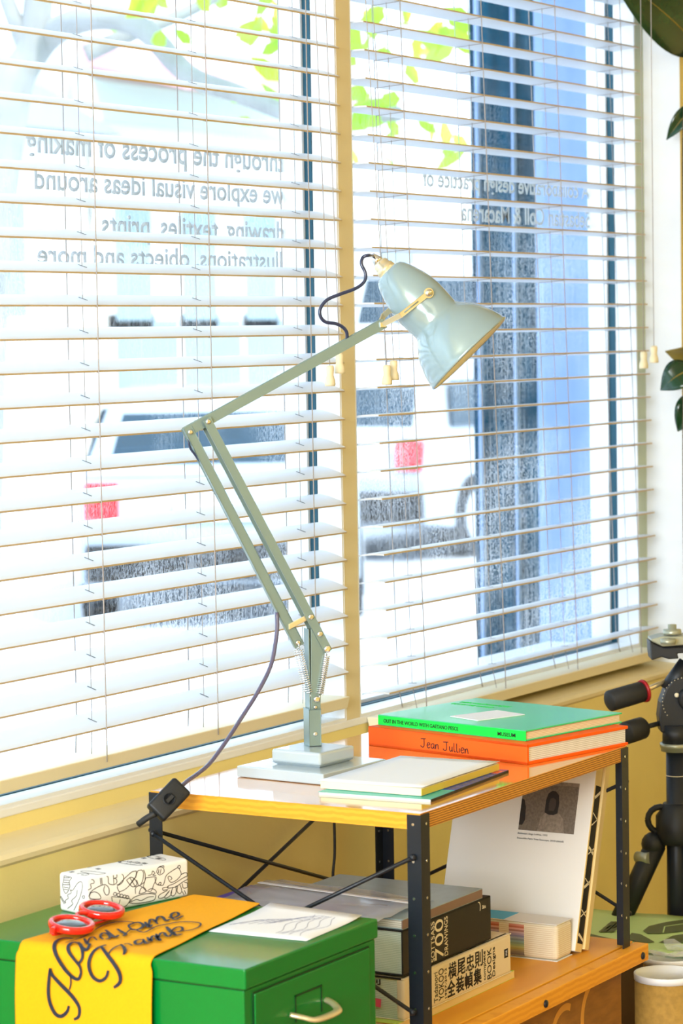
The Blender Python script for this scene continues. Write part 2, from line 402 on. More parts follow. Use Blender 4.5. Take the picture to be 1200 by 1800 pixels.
def window(n, x0, x1):
    z0, z1 = SILL, 1.0; cx = (x0+x1)/2
    w = thing('window_%d' % n, (cx, 2.24, z0), None, None, kind='structure')
    def ring(mb, y0, y1, t0, t1, zb=0):
        mb.box((x0+t0, y0, z0+zb), (x0+t1, y1, z1)); mb.box((x1-t1, y0, z0+zb), (x1-t0, y1, z1))
        mb.box((x0+t1, y0, z0+zb), (x1-t1, y1, z0+zb+t1-t0)); mb.box((x0+t1, y0, z1-(t1-t0)), (x1-t1, y1, z1))
    f = MB(); ring(f, 2.2225, 2.262, .0, .012); obj('window_frame', f, 'whitepaint', w, bevel=.001)
    f = MB(); ring(f, 2.209, 2.2220, -.000, .006); obj('gasket', f, 'gasket', w)
    f = MB(); ring(f, 2.1655, 2.2085, .0, .0045); obj('reveal_lining', f, 'whitepaint', w)
    f = MB(); f.box((x0+.002, 2.255, z0+.002), (x1-.002, 2.259, z1)); obj('glass_pane', f, 'glass', w)
    return w
w1 = window(1, 1.9, 3.6766); w2 = window(2, 3.7189, 4.7935)
def glass_text(par, lines):
    for s, xr, xl, z, h in lines:      # reads correctly from the street: starts at the right-hand (camera) side
        m = MB(); text_bm(m, s, (xr, 2.2592, z), (-1, 0, 0), (0, 0, 1), w=xr-xl, h=h, ext=.0004, bold=.018); obj('lettering', m, 'vinyl', par)
glass_text(w1, [('through the process of making', 3.672, 3.004, .243, .044), ('we explore visual ideas around', 3.670, 3.021, .194, .040),
                ('drawing, textiles, prints,', 3.669, 3.165, .133, .044), ('illustrations, objects and more', 3.672, 3.0234, .092, .038)])
glass_text(w2, [('A collaborative design practice of', 4.786, 4.12, .240, .040), ('Sebastian Coll & Macarena', 4.786, 4.26, .194, .034)])

# ================================================================== BLINDS
def slat_strip(mb, x0, x1, yf, zf, tilt, wdt=.050, thk=.0026):
    c, s_ = math.cos(tilt), math.sin(tilt); top, bot = [], []
    for i in range(7):
        t = i/6; camber = .0016*(1-(2*t-1)**2)
        a, h = wdt*t, camber
        top.append((yf+a*c-h*s_, zf+a*s_+h*c)); h -= thk
        bot.append((yf+a*c-h*s_, zf+a*s_+h*c))
    poly = top+bot[::-1]
    mb.prism([(x0, y, z) for y, z in poly], (x1-x0, 0, 0))
def blind(label, x0, x1, z0, ntop, nbot, tilt, yfun, ladders, rail_z, rail_h, rail_y, cords, where):
    t = thing('venetian_blind', ((x0+x1)/2, yfun(0), rail_z), label, 'blind', 'venetian blinds on the windows')
    sl = MB()
    zl = [z0-.044*n for n in range(-ntop, nbot+1)]
    for z in zl:
        slat_strip(sl, x0, x1, yfun(z), z, tilt)
        sl.mi = 1
        for lx in ladders:
            c, s_ = math.cos(tilt), math.sin(tilt); y = yfun(z)
            sl.hexa([V((lx+dx, y+a*c-(.0019)*s_-hh*s_, z+a*s_+(.0017+hh)*c)) for hh in (0, .0004) for dx, a in ((-.0008, .016), (.0008, .016), (.0008, .031), (-.0008, .031))])
        sl.mi = 0
    o = obj('slats', sl, ['slat', 'slot', 'slatshade'], t)
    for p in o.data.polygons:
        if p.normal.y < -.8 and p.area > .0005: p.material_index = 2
    r = MB(); yc = rail_y
    r.prism([(x0, yc-.001, rail_z+rail_h), (x0, yc+.051, rail_z+rail_h), (x0, yc+.046, rail_z), (x0, yc+.004, rail_z)], (x1-x0, 0, 0)); obj('bottom_rail', r, 'edge', t, bevel=.0015)
    h = MB(); h.box((x0, yfun(.98)-.004, .955), (x1, yfun(.98)+.055, .998)); obj('head_rail', h, 'slat', t, bevel=.002)
    for lx in ladders:
        m = MB(); c, s_ = math.cos(tilt), math.sin(tilt)
        zs = [.96]+zl+[rail_z+rail_h*.5]
        m.tube([(lx, yfun(z)-.0012, z) for z in zs], .0009, 5)
        m.tube([(lx+.0, yfun(z)+.0505*c, z+.05*s_) for z in zs[:-1]]+[(lx, rail_y+.051, rail_z+rail_h)], .0009, 5)
        m.tube([(lx+.001, yfun(z)+.0245*c, z+.0245*s_) for z in zs[:-1]]+[(lx+.001, rail_y+.025, rail_z+rail_h)], .0006, 5)
        for z in zl: m.tube([(lx, yfun(z), z-.0030), (lx, yfun(z)+.05*c, z+.05*s_-.0030)], .0005, 4)
        obj('ladder_cord', m, 'cord', t)
    for p in cords:
        top = V((p.x, yfun(.95)-.012, .96)); m = MB(); m.tube([top]+([V((p.x, p.y, .93))] if p.x > 4.4 else [])+[p+V((0, 0, .027))], .0007, 5); cc = obj('pull_cord', m, 'cord', t)
        m = MB(); m.lathe([(0, .0001), (0, .0078), (.003, .0084), (.009, .0078), (.016, .0056), (.022, .0062), (.028, .0064), (.031, .0052), (.0312, .0001)], p-V((0, 0, .004)), (0, 0, 1), 16)
        obj('tassel', m, 'tassel', cc)
    return t
P = at_y
blind('white slatted venetian blind on the left window behind the desk lamp', 1.92, 3.662, .396, 12, 21, math.radians(17), lambda z: 2.15,
      [1.898+.2775*k for k in range(1, 7)][:3]+[2.729, 3.0067, 3.2834, 3.5609][0:4], -.585, .019, 2.15, [P(580, 674, 2.11), P(597, 652, 2.11)], 'left')
yr = lambda z: 2.15+(z-.5)*.0273
blind('white slatted venetian blind on the right window beside the rubber plant', 3.736, 4.781, .488, 10, 24, math.radians(-4), yr,
      [3.8537, 4.1352, 4.4194, 4.6969], -.628, .019, 2.112, [P(680, 672, 2.10), P(692, 664, 2.10), at_d(1131, 644, 5.02), at_d(1149, 634, 5.0)], 'right')

# ================================================================== SHELF UNIT
TX0, TX1, TY0, TY1, TZ = 2.9585, 3.580, 1.637, 2.048, -.600
SZ = -.893
sh = thing('shelf_unit', (3.27, 1.84, FL), 'plywood topped shelf unit with black metal posts under the window', 'shelf')
b = MB(); b.box((TX0+.0015, TY0+.0015, TZ-.021), (TX1-.0015, TY1-.0015, TZ))
o = obj('table_top', b, ['topwood', 'plyedge', 'plyend'], sh, bevel=.0006)
for p in o.data.polygons:
    if p.normal.y < -.9: p.material_index = 1
    elif abs(p.normal.x) > .9: p.material_index = 2
def post(cx, cy, sx, sy):
    m = MB(); t = .0016; A, B = .0225, .020
    zb, zt = SZ, TZ-.002
    x0, x1 = sorted((cx, cx+sx*A)); y0, y1 = sorted((cy, cy+sy*t)); m.box((x0, y0, zb), (x1, y1, zt))
    x0, x1 = sorted((cx, cx+sx*t)); y0, y1 = sorted((cy+sy*t, cy+sy*B)); m.box((x0, y0, zb), (x1, y1, zt))
    h = m; m.mi = 1
    for z in [zt-.012-.047*k for k in range(6)]:
        if sy > 0:
            h.lathe([(0, .0019), (.0005, .0019)], (cx+sx*.013, cy-.0004, z), (0, -1, 0), 10)
        else: h.lathe([(0, .0019), (.0005, .0019)], (cx+sx*.013, cy-t-.0002, z), (0, -1, 0), 10)
        xx = cx-.0004 if sx > 0 else cx-t-.0002
        h.lathe([(0, .0019), (.0005, .0019)], (xx, cy+sy*.011, z), (-1, 0, 0), 10)
    return obj('post', m, ['black', 'screw'], sh)
post(TX0, TY0, 1, 1); post(TX0, TY1, 1, -1); post(TX1, TY0, -1, 1); post(TX1, TY1, -1, -1)
def rod(a, c):
    m = MB(); m.tube([a, c], .0028, 8)
    for p in (a, c): m.ball(p, .0045, 10)
    obj('brace_rod', m, 'black', sh)
za, zb_ = -.655, -.850
xl, xr = TX0-.004, TX1+.013
rod((xl, TY0+.010, za), (xl, TY1-.012, zb_)); rod((xl-.006, TY1-.012, za), (xl-.006, TY0+.010, zb_))
rod((xr, TY0+.010, za), (xr, TY1-.012, zb_)); rod((xr+.006, TY1-.012, za), (xr+.006, TY0+.010, zb_))
yb = TY1+.005
rod((TX0+.012, yb, za), (TX1-.012, yb, zb_)); rod((TX0+.012, yb+.006, zb_), (TX1-.012, yb+.006, za))
b = MB(); b.box((2.90, 1.6475, SZ-.02), (3.612, 2.062, SZ)); obj('lower_shelf', b, 'shelfwood', sh, bevel=.0008)
b = MB(); b.box((2.90, 1.622, SZ-.0255), (3.612, 1.6445, SZ-.0008)); rl = obj('front_rail', b, 'plyend', sh, bevel=.0012)
for X in (3.272, 3.590, 2.95):
    m = MB(); m.lathe([(0, .0055), (.0022, .0050), (.003, .002)], (X, 1.622, SZ-.0150), (0, -1, 0), 14); obj('bolt', m, 'black', rl)
cr = thing('wooden_crate', (3.26, 1.84, FL), 'dark orange wooden crate under the lower shelf with pale curved marks', 'crate')
b = MB(); b.box((2.93, 1.652, FL), (3.583, 2.04, SZ-.0265)); obj('body', b, 'crate', cr, bevel=.003)
m = MB()
for cx_, cz_, R, a0, a1 in ((3.392, -.985, .042, 65, 200), (3.500, -.975, .052, 80, 200), (3.28, -1.03, .05, 60, 210)):
    pts = [V((cx_+R*math.cos(math.radians(a)), 1.6518, cz_+R*math.sin(math.radians(a)))) for a in range(a0, a1, 8)]
    m.ribbon(pts, V((0, -1, 0)), .010, .0004)
obj('painted_mark', m, 'crateink', cr)

# ================================================================== FILING CABINET
CX0, CX1, CY0, CY1, CZ = 2.533, 2.832, 1.628, 2.028, -.7065
fc = thing('filing_cabinet', ((CX0+CX1)/2, (CY0+CY1)/2, FL), 'green metal drawer cabinet in front of the shelf unit', 'cabinet')
b = MB(); b.rbox((CX0, CY0, CZ-.0235), (CX1-CX0, 0, 0), (0, CY1-CY0, 0), (0, 0, .0235), .0022); obj('lid', b, 'green', fc)
b = MB(); b.rbox((CX0+.002, CY0+.0035, FL), (CX1-CX0-.004, 0, 0), (0, CY1-CY0-.006, 0), (0, 0, CZ-.025-FL), .0015)
obj('body', b, 'green', fc)
b = MB(); b.box((CX0+.003, CY0+.0045, CZ-.0252), (CX1-.003, CY1-.004, CZ-.0232)); obj('gap', b, 'greendark', fc)
zt = CZ-.032
for k in range(4):
    z1 = zt-k*.155; z0 = z1-.148
    g = MB(); g.box((CX0+.019, CY0+.0022, z0-.002), (CX1-.019, CY0+.0036, z1+.002)); 
    obj('gap', g, 'greendark', fc)
    g = MB(); g.rbox((CX0+.021, CY0+.0005, z0), (CX1-CX0-.042, 0, 0), (0, .006, 0), (0, 0, z1-z0), .0012); dr = obj('drawer', g, 'green', fc)
    # pressed label recess and bent handle
    cx = 2.668; zz = z1-.030
    g = MB(); 
    for lo, hi in (((cx-.030, zz+.008), (cx+.030, zz+.010)), ((cx+.028, zz-.022), (cx+.030, zz+.010)), ((cx-.030, zz-.022), (cx-.028, zz+.010))):
        g.box((lo[0], CY0-.0004, lo[1]), (hi[0], CY0+.001, hi[1]))
    obj('label_recess', g, 'greendark', dr)
    g = MB(); yy = CY0
    g.tube(spline([(cx-.040, yy+.001, zz-.010), (cx-.034, yy-.012, zz-.013), (cx-.022, yy-.024, zz-.017), (cx+.020, yy-.026, zz-.017), (cx+.034, yy-.014, zz-.013), (cx+.040, yy+.001, zz-.010)], 5), .003, 8, squash=1.8)
    obj('handle', g, 'brass', dr, label='pale metal bar handle')

# towel ----------------------------------------------------------------
TWZ = CZ+.0016
BR = .0125; BCX = 2.540; BCZ = TWZ+.0012-BR
def tw_surface(s, w):
    """s: length coordinate (0 at cabinet edge, + over the top, - hanging), w: 0..1 across from left edge to right edge"""
    if s >= 0:
        k = s/.30; yl = 1.940-.036*k; yrr = 1.752+.043*k; y = yl+(yrr-yl)*w
        return V((BCX+s-.010*w*k, y, BCZ+BR+.0012*math.sin(s*42+w*2)*min(1, s*20)*.5))
    y = 1.944+(1.749-1.944)*w; L_ = BR*PI/2
    if s > -L_:
        a = -s/BR; return V((BCX-BR*math.sin(a), 1.940+(1.752-1.940)*w, BCZ+BR*math.cos(a)))
    d = -s-L_
    return V((BCX-BR-.003*min(1, d*20)+.0015*math.sin(w*7)*min(1, d*12), y+.0015*math.sin(d*22), BCZ-d))
ss = [.305, .29, .27, .24, .21, .18, .15, .12, .09, .06, .04, .02, .008, 0, -.003, -.006, -.009, -.012, -.015, -.018, -.022, -.03, -.05, -.08, -.12, -.17, -.22]
b = MB(); b.grid([[tw_surface(s, j/16) for j in range(17)] for s in ss])
tw = obj('tea_towel', b, 'towel', solid=.0012, subd=1)
tw.modifiers['solid'].offset = 1
tag(tw, 'yellow tea towel with navy script draped over the green cabinet', 'towel')
NT, NS = V((0, 0, 1)), V((-1, 0, 0))
def tw_map(x, y):
    p = at_z(x, y, BCZ+BR+.0022)
    if p.x > BCX: return p, NT
    RR = BR+.0022; q = at_x(x, y, BCX-RR-.001)
    if q.z < BCZ: return q, NS
    best = None
    for i in range(46):
        a = i/45*PI/2; q = at_x(x, y, BCX-RR*math.sin(a)); e = abs(q.z-(BCZ+RR*math.cos(a)))
        if best is None or e < best[0]: best = (e, q, a)
    return best[1], V((-math.sin(best[2]), 0, math.cos(best[2])))
def stroke(mb, pts, sc, ox, oy, w):
    pp = spline([(ox+x/sc, oy+y/sc, 0) for x, y in pts], 5); P3 = [tw_map(p.x, p.y) for p in pp]
    n = len(P3); P = [p for p, _ in P3]
    for _ in range(1):
        P = [P[0]]+[(P[i-1]+P[i]*2+P[i+1])/4 for i in range(1, n-1)]+[P[-1]]
    ws = [w*(.62+.38*math.sin(PI*i/(n-1))) for i in range(n)]
    mb.ribbon(P, [q for _, q in P3], w, .0004, widths=ws)
m = MB(); A5 = (5, 0, 1480); B4 = (4.615, 220, 1480)
for pts, w in (([(605,1440),(590,1490),(540,1532),(485,1510),(440,1420),(424,1320),(430,1200),(440,1110)], .0048),
               ([(440,1110),(455,1165),(520,1240),(600,1320),(660,1390),(698,1460),(692,1535),(650,1560)], .0050),
               ([(610,1300),(622,1240),(618,1165)], .0020),
               ([(712,1150),(690,1205),(640,1190),(570,1120),(500,1010),(474,920),(500,868),(560,845),(640,850)], .0048),
               ([(712,1150),(700,1095),(650,1030),(605,965),(600,915),(640,882),(700,895),(722,950),(722,1020),(690,1070)], .0044),
               ([(690,880),(720,930),(760,948),(790,900)], .0044),
               ([(740,850),(770,895),(800,900)], .0044), ([(770,890),(785,850),(820,835),(850,862)], .0024),
               ([(905,855),(880,830),(905,800),(950,810),(965,845),(930,855)], .0036), ([(930,775),(975,815),(1010,838),(1040,820)], .0046),
               ([(1030,765),(1070,790),(1105,812),(1085,825)], .0044),
               ([(575,885),(660,860),(760,820),(880,745),(1000,706),(1120,700),(1200,712)], .0018),
               ([(950,1130),(930,1190),(875,1222),(810,1180),(778,1080),(805,985),(860,930),(930,905)], .0044),
               ([(890,920),(940,990),(1000,1070),(1050,1160),(1052,1235),(1000,1280)], .0050),
               ):
    stroke(m, pts, *A5, w)
for pts, w in (([(35,695),(30,675),(80,655),(120,655),(150,680),(110,708),(60,712),(35,695)], .0040),
               ([(160,650),(190,690),(215,672)], .0046), ([(190,680),(200,632),(230,632),(262,664)], .0036), ([(250,650),(262,610),(300,607),(330,640),(360,628)], .0038),
               ([(350,612),(400,612),(435,590),(415,570),(375,585),(375,612),(410,630),(468,600)], .0036),
               ([(0,745),(60,705),(150,735),(240,690),(330,668),(450,648),(560,650),(612,662),(595,690),(530,715),(470,722)], .0022)):
    stroke(m, pts, *B4, w)
C4 = (4.286, 90, 1590)
for pts, w in (([(430,375),(455,340),(500,312),(535,305)], .0022), ([(525,300),(548,325),(555,350),(545,378)], .0044), ([(548,300),(580,295),(608,308)], .0022),
               ([(700,262),(650,268),(628,284),(645,300),(680,292),(700,268)], .0036), ([(690,262),(712,292),(738,288)], .0040), ([(725,248),(745,276),(760,262)], .0042), ([(745,270),(760,240),(785,238),(800,262),(818,274)], .0038),
               ([(790,222),(812,262),(826,270)], .0044), ([(808,250),(820,220),(848,212),(866,235),(890,240),(905,222)], .0036),
               ([(868,168),(895,198),(925,228)], .0052), ([(900,205),(935,175),(975,168),(990,186),(970,202),(930,208)], .0032), ([(918,205),(940,232),(985,222)], .0038)):
    stroke(m, pts, *C4, w)
obj('printed_script', m, 'ink', tw)

# patterned box ----------------------------------------------------------
bo = V((2.6828, 1.953, CZ)); th = math.radians(-15.8); U = V((math.cos(th), math.sin(th), 0)); VV = V((-math.sin(th), math.cos(th), 0)); Z = V((0, 0, 1))
BW, BL, BH = .1653, .0544, .0480
pb = thing('patterned_box', bo+U*BW/2+VV*BL/2, 'small white box covered in black line doodles on the green cabinet', 'box')
b = MB(); b.rbox(bo, U*BW, VV*BL, Z*BH, .0045, 4); o = obj('carton', b, 'boxwhite', pb)
for p in o.data.polygons: p.use_smooth = True
rnd = random.Random(3); m = MB()
def doodle(o_, u, v, W_, H_, n, nrm):
    def C(pts):
        q = []
        for a, b_ in pts:
            q.append(o_+u*min(max(a, .004), W_-.004)+v*min(max(b_, .004), H_-.004))
        m.ribbon(q, nrm, .00055, .00025)
    for _ in range(n):
        cx, cy, R = rnd.uniform(.006, W_-.006), rnd.uniform(.006, H_-.006), rnd.uniform(.006, .013); k = rnd.randrange(6); a0 = rnd.uniform(0, 6.3)
        if k == 0: C([(cx+R*math.cos(t/10*PI*2), cy+R*.7*math.sin(t/10*PI*2)) for t in range(11)])
        elif k == 1:      # petals
            for p_ in range(6):
                a = a0+p_*PI/3; C([(cx+R*.25*math.cos(a)+R*1.1*s*math.cos(a)+R*.3*math.sin(PI*s)*sg*-math.sin(a), cy+R*.25*math.sin(a)+R*1.1*s*math.sin(a)+R*.3*math.sin(PI*s)*sg*math.cos(a)) for sg in (1, -1) for s in ([j/6 for j in range(7)] if sg == 1 else [1-j/6 for j in range(7)])])
        elif k == 2:      # scallop row
            C([(cx+R*2*(t/24-.5)*math.cos(a0)-R*.35*abs(math.sin(t/24*PI*4))*math.sin(a0), cy+R*2*(t/24-.5)*math.sin(a0)+R*.35*abs(math.sin(t/24*PI*4))*math.cos(a0)) for t in range(25)])
        elif k == 3:      # long bean
            C([(cx+R*1.8*math.cos(t/16*PI*2)*math.cos(a0)-R*.5*math.sin(t/16*PI*2)*math.sin(a0), cy+R*1.8*math.cos(t/16*PI*2)*math.sin(a0)+R*.5*math.sin(t/16*PI*2)*math.cos(a0)) for t in range(17)])
        elif k == 4:      # stripes
            for j in range(4): C([(cx+j*.0016, cy), (cx+j*.0016+.001, cy+R*.8)])
        else: C([(cx+R*s/14*math.cos(a0+s*.5), cy+R*s/14*math.sin(a0+s*.5)) for s in range(15)])
def on_face(x, y, left):
    v = ray(100+x/5, 1495+y/5); nrm_ = U if left else VV; q_ = v*(bo.dot(nrm_)/v.dot(nrm_))-bo
    a_ = q_.dot(VV) if left else q_.dot(U); a_ = min(max(a_, .003), (BL if left else BW)-.003); z_ = min(max(q_.z, .003), BH-.003)
    return bo+(VV if left else U)*a_+Z*z_-nrm_*.00005
def trace(pts, left=False, w=.00085, smooth=True):
    pp_ = spline([(x, y, 0) for x, y in pts], 4) if smooth and len(pts) > 2 else [V((x, y, 0)) for x, y in pts]
    m.ribbon([on_face(p_.x, p_.y, left) for p_ in pp_], -(U if left else VV), w, .00025)
for t_ in ([(280,400),(300,360),(360,320),(420,300),(455,330),(455,380),(430,390),(410,350),(420,310)], [(285,400),(300,370),(340,365),(375,390),(380,425),(300,425),(280,400)],
           [(300,255),(320,260),(325,285),(295,295),(300,330),(265,350)], [(380,240),(385,300)], [(392,240),(397,300)], [(435,215),(450,240),(455,290),(500,300),(525,280),(520,250),(500,245),(525,235),(525,210)], [(495,215),(500,295)],
           [(570,205),(585,230),(580,270),(550,300),(525,300)], [(550,370),(530,320),(560,280),(620,220),(670,180),(695,180),(690,230),(650,290),(600,340),(545,365)], [(640,240),(690,320)], [(680,240),(640,300)],
           [(610,260),(650,235),(690,260),(700,300),(670,320),(640,300),(610,260)], [(690,240),(710,180),(740,170),(760,200),(750,270),(720,310),(700,260)], [(760,170),(775,210),(770,270),(740,300)],
           [(780,240),(870,235),(850,300),(820,360),(760,330),(780,240)], [(800,220),(830,210),(840,180),(860,200),(840,215),(870,220)], [(875,190),(890,150),(930,150),(940,190),(900,215),(875,190)], [(890,150),(930,120),(940,150)],
           [(895,165),(890,200)], [(915,160),(905,205)], [(860,240),(870,290),(900,305),(915,290),(905,280),(890,300),(930,305),(945,270),(960,220),(1010,180),(1060,150)], [(1060,140),(1075,130),(1085,145),(1070,160),(1060,140)],
           [(1075,160),(1090,210),(1050,260),(1000,280),(975,240),(990,225),(1010,245),(995,260)], [(1090,210),(1130,195),(1160,215),(1110,240),(1030,290),(980,310),(975,330),(1040,320),(1100,280),(1160,245)],
           [(980,320),(930,330),(935,350),(975,340)], [(970,350),(900,390),(895,420),(940,410),(985,360)], [(990,350),(950,400),(955,420),(1000,390),(1010,340)], [(1020,320),(1000,380),(1020,400),(1045,370),(1045,310)],
           [(1060,310),(1055,360),(1080,380),(1095,350),(1080,300)], [(1100,290),(1110,330),(1150,320),(1160,290),(1120,280)], [(1100,360),(1115,390)], [(1120,350),(1130,380)],
           [(480,410),(490,450),(540,490),(600,490),(640,440),(625,420),(480,405)], [(555,430),(540,490)], [(635,460),(680,410),(780,380),(860,385),(865,410),(840,440),(700,465),(635,460)], [(650,450),(700,430),(740,440),(800,410),(850,405)],
           [(720,380),(740,330),(770,330),(780,360),(750,375),(720,380)], [(690,380),(690,330),(720,310),(750,320)], [(800,350),(830,335),(865,350),(870,375),(830,370),(800,380)]): trace(t_)
for cx_ in (510, 540, 567, 594, 618): trace([(cx_+14*math.cos(a_*PI/4), 382+(cx_-510)*.27+14*math.sin(a_*PI/4)) for a_ in range(9)])
for t_ in ([(65,205),(60,260),(50,310),(70,370),(90,370),(115,320),(110,270),(130,240),(110,220)], [(55,300),(110,300)], [(60,320),(105,330)], [(62,340),(98,345)], [(62,280),(108,284)], [(64,260),(106,262)], [(66,240),(112,240)], [(68,222),(108,222)],
           [(150,525),(200,420),(225,320),(215,275),(180,290),(140,350),(120,345),(125,375),(95,390),(100,420),(75,440),(80,460)], [(180,345),(170,400),(130,440),(140,470),(95,510)], [(25,405),(65,470)], [(35,400),(75,465)], [(225,400),(245,400),(240,420),(225,415),(225,400)]): trace(t_, True)
doodle(bo+Z*(BH+.00005), U, VV, BW, BL, 14, Z)
obj('line_drawing', m, 'black_ink', pb)

# sunglasses -------------------------------------------------------------
g1 = at_z(126, 1624, -.690); g2 = at_z(179, 1598, -.688)
gx = (g2-g1).normalized(); gn = (V((-.11, -.17, 1))).normalized(); gn = (gn-gx*gn.dot(gx)).normalized(); gy = gn.cross(gx)
sg = thing('sunglasses', (g1+g2)/2-V((0, 0, .017)), 'red round sunglasses with dark lenses resting on the tea towel', 'sunglasses')
R = .0245
fm = MB()
for c in (g1, g2):
    P_ = [c+(gx*math.cos(t)+gy*math.sin(t))*R for t in [k/36*2*PI for k in range(37)]]
    rings = []
    for k in range(36):
        t = k/36*2*PI; e = gx*math.cos(t)+gy*math.sin(t)
        rings.append([fm.bm.verts.new(c+e*(R+a)+gn*h) for a, h in ((-.0035, .002), (-.002, .0035), (.002, .0035), (.0035, .0015), (.0035, -.0035), (.002, -.005), (-.002, -.005), (-.0035, -.002))])
    for k in range(36):
        for j in range(8):
            f = fm._face([rings[k][j], rings[k][(j+1) % 8], rings[(k+1) % 36][(j+1) % 8], rings[(k+1) % 36][j]])
            if f: f.smooth = True
obj('lens_frame', fm, 'red', sg)
for c in (g1, g2):
    m = MB(); m.lathe([(-.0010, R-.003), (.0002, R-.003), (.0022, .012), (.0026, .0001)], c, gn, 28); obj('lens', m, 'lens', sg)
m = MB(); mid = (g1+g2)/2; m.tube(spline([g1+gx*(R+.001)+gy*.006, mid+gy*.012+gn*.001, g2-gx*(R+.001)+gy*.006]), .0028, 8); obj('bridge', m, 'red', sg)
for c, s_ in ((g1, -1), (g2, 1)):
    hinge = c+gx*s_*(R+.002)+gy*.008
    m = MB(); m.rbox(hinge-gx*s_*.001-gn*.006-gy*.003, gx*s_*.007, gy*.006, gn*.008, .001); hb = obj('end_piece', m, 'red', sg)
    e2 = V((hinge.x-s_*.020, hinge.y, CZ+.0075)); far = V((hinge.x-s_*.105, hinge.y-.004-(.008 if s_ > 0 else 0), CZ+.0072+(.002 if s_ > 0 else 0)))
    m = MB(); m.tube(spline([hinge-gn*.005, V((hinge.x, hinge.y+.002, CZ+.0085)), e2, far]), .0028, 8, squash=.6); obj('temple', m, 'red', sg)

# drawing sheet on cabinet ----------------------------------------------
q = [at_z(538, 1654, CZ+.001), at_z(636, 1613, CZ+.001), at_z(475, 1591, CZ+.001), at_z(367, 1637, CZ+.001)]
ds = thing('drawing_sheet', (q[0]+q[2])/2, 'white sheet with faint pencil curves lying on the green cabinet', 'paper')
b = MB(); G = []
for i in range(9):
    row = []
    for j in range(9):
        a, c = i/8, j/8; p = (q[0]*(1-a)+q[1]*a)*(1-c)+(q[3]*(1-a)+q[2]*a)*c
        row.append(V((p.x, p.y, CZ+.0008+.003*max(0, a-.6)**2*6)))
    G.append(row)
b.grid(G); obj('sheet', b, 'paper', ds, solid=.0004)
m = MB()
def bil(a, c): p = (q[0]*(1-a)+q[1]*a)*(1-c)+(q[3]*(1-a)+q[2]*a)*c; return V((p.x, p.y, CZ+.0013+.003*max(0, a-.6)**2*6))
for k in range(9):
    c0 = .95-.05*k; m.ribbon([bil(.25+.03*k+.12*math.sin(t/9*PI)+.35*t/9*(.6+.05*k), c0-.30*t/9+.03*math.sin(k)) for t in range(10)], Z, .0007, .0002)
for k in range(5): m.ribbon([bil(.15+.7*t/9, .15+.12*k*.6+.05*math.sin(t*.9+k)) for t in range(10)], Z, .0006, .0002)
obj('pencil_lines', m, 'pencil', ds)

# ================================================================== BOOKS ON TOP
def axes(deg): t = math.radians(deg); return V((math.cos(t), math.sin(t), 0)), V((-math.sin(t), math.cos(t), 0))
def book(name, o, deg, w, l, h, spine, cover, pages, label, cat='book', hard=.0025, inset=.004, spinemat=None, group=None, rspine=0):
    U, Vv = axes(deg); o = V(o); t = thing(name, o+U*w/2+Vv*l/2, label, cat, group)
    c = MB(); c.rbox(o, U*w, Vv*l, Z*hard, min(.0009, hard*.4), 2); c.rbox(o+Z*(h-hard), U*w, Vv*l, Z*hard, min(.0009, hard*.4), 2)
    obj('cover', c, cover, t)
    s = MB()
    if spine == '-u': s.rbox(o, U*max(hard, .002), Vv*l, Z*h, .0009, 2)
    else: s.rbox(o, U*w, Vv*max(hard, .002+rspine), Z*h, .0009 if not rspine else rspine*.45, 4)
    sp = obj('spine', s, spinemat or cover, t)
    p = MB()
    a0, a1 = (hard, w-inset) if spine == '-u' else (inset*.6, w-inset*.6)
    b0, b1 = (inset*.6, l-inset*.6) if spine == '-u' else (hard, l-inset)
    p.obox(o+U*a0+Vv*b0+Z*hard, U*(a1-a0), Vv*(b1-b0), Z*(h-2*hard)); obj('pages', p, pages, t)
    return t, sp, U, Vv, o
t, sp, U_, V_, o_ = book('orange_book', (3.3597, 1.6896, TZ), -12.7, .2305, .2985, .0284, '-u', 'orange', 'pagesB', 'thick orange hardback with a handwritten spine title under the green book', hard=.0045)
# handwriting "Jean Jullien"
m = MB()
GL = {'J': [[(.0, .95), (.7, 1.0)], [(.45, 1.0), (.45, .2), (.3, 0), (.05, .05), (0, .2)]], 'e': [[(0, .3), (.4, .38), (.35, .58), (.12, .55), (.02, .25), (.18, .0), (.45, .1)]],
      'a': [[(.42, .55), (.1, .5), (.02, .2), (.2, .0), (.4, .25), (.42, .5), (.42, .1), (.52, .0)]], 'n': [[(0, .55), (.03, .0), (.08, .4), (.3, .55), (.38, .3), (.42, .0)]],
      'u': [[(0, .55), (.03, .15), (.2, .0), (.36, .2), (.38, .55), (.4, .1), (.48, 0)]], 'l': [[(.05, 1.0), (.05, .2), (.15, 0), (.28, .06)]], 'i': [[(.05, .5), (.05, .0)], [(.04, .72), (.07, .76)]], ' ': []}
ADV = {'J': .85, 'e': .58, 'a': .62, 'n': .6, 'u': .6, 'l': .36, 'i': .26, ' ': .5}
x = 0; sc = .0125; st0 = o_+V_*.196+Z*.0075-U_*.0001
for ch in 'Jean Jullien':
    for s_ in GL[ch]:
        m.ribbon([st0-V_*((x+a)*sc*1.08)+Z*(b_*sc-x*.0003) for a, b_ in ([tuple(p)[:2] for p in spline([(a, b_, 0) for a, b_ in s_], 4)] if len(s_) > 2 else s_)], -U_, .0013, .0003)
    x += ADV[ch]
obj('lettering', m, 'black_ink', sp)
gz = TZ+.0284
t, sp, U_, V_, o_ = book('green_book', (3.3854, 1.7045, gz), -11.9, .2254, .2753, .0152, '-u', 'booktop', 'pagesA', 'bright green hardback on top of the orange book', hard=.0022, spinemat='bookspine')
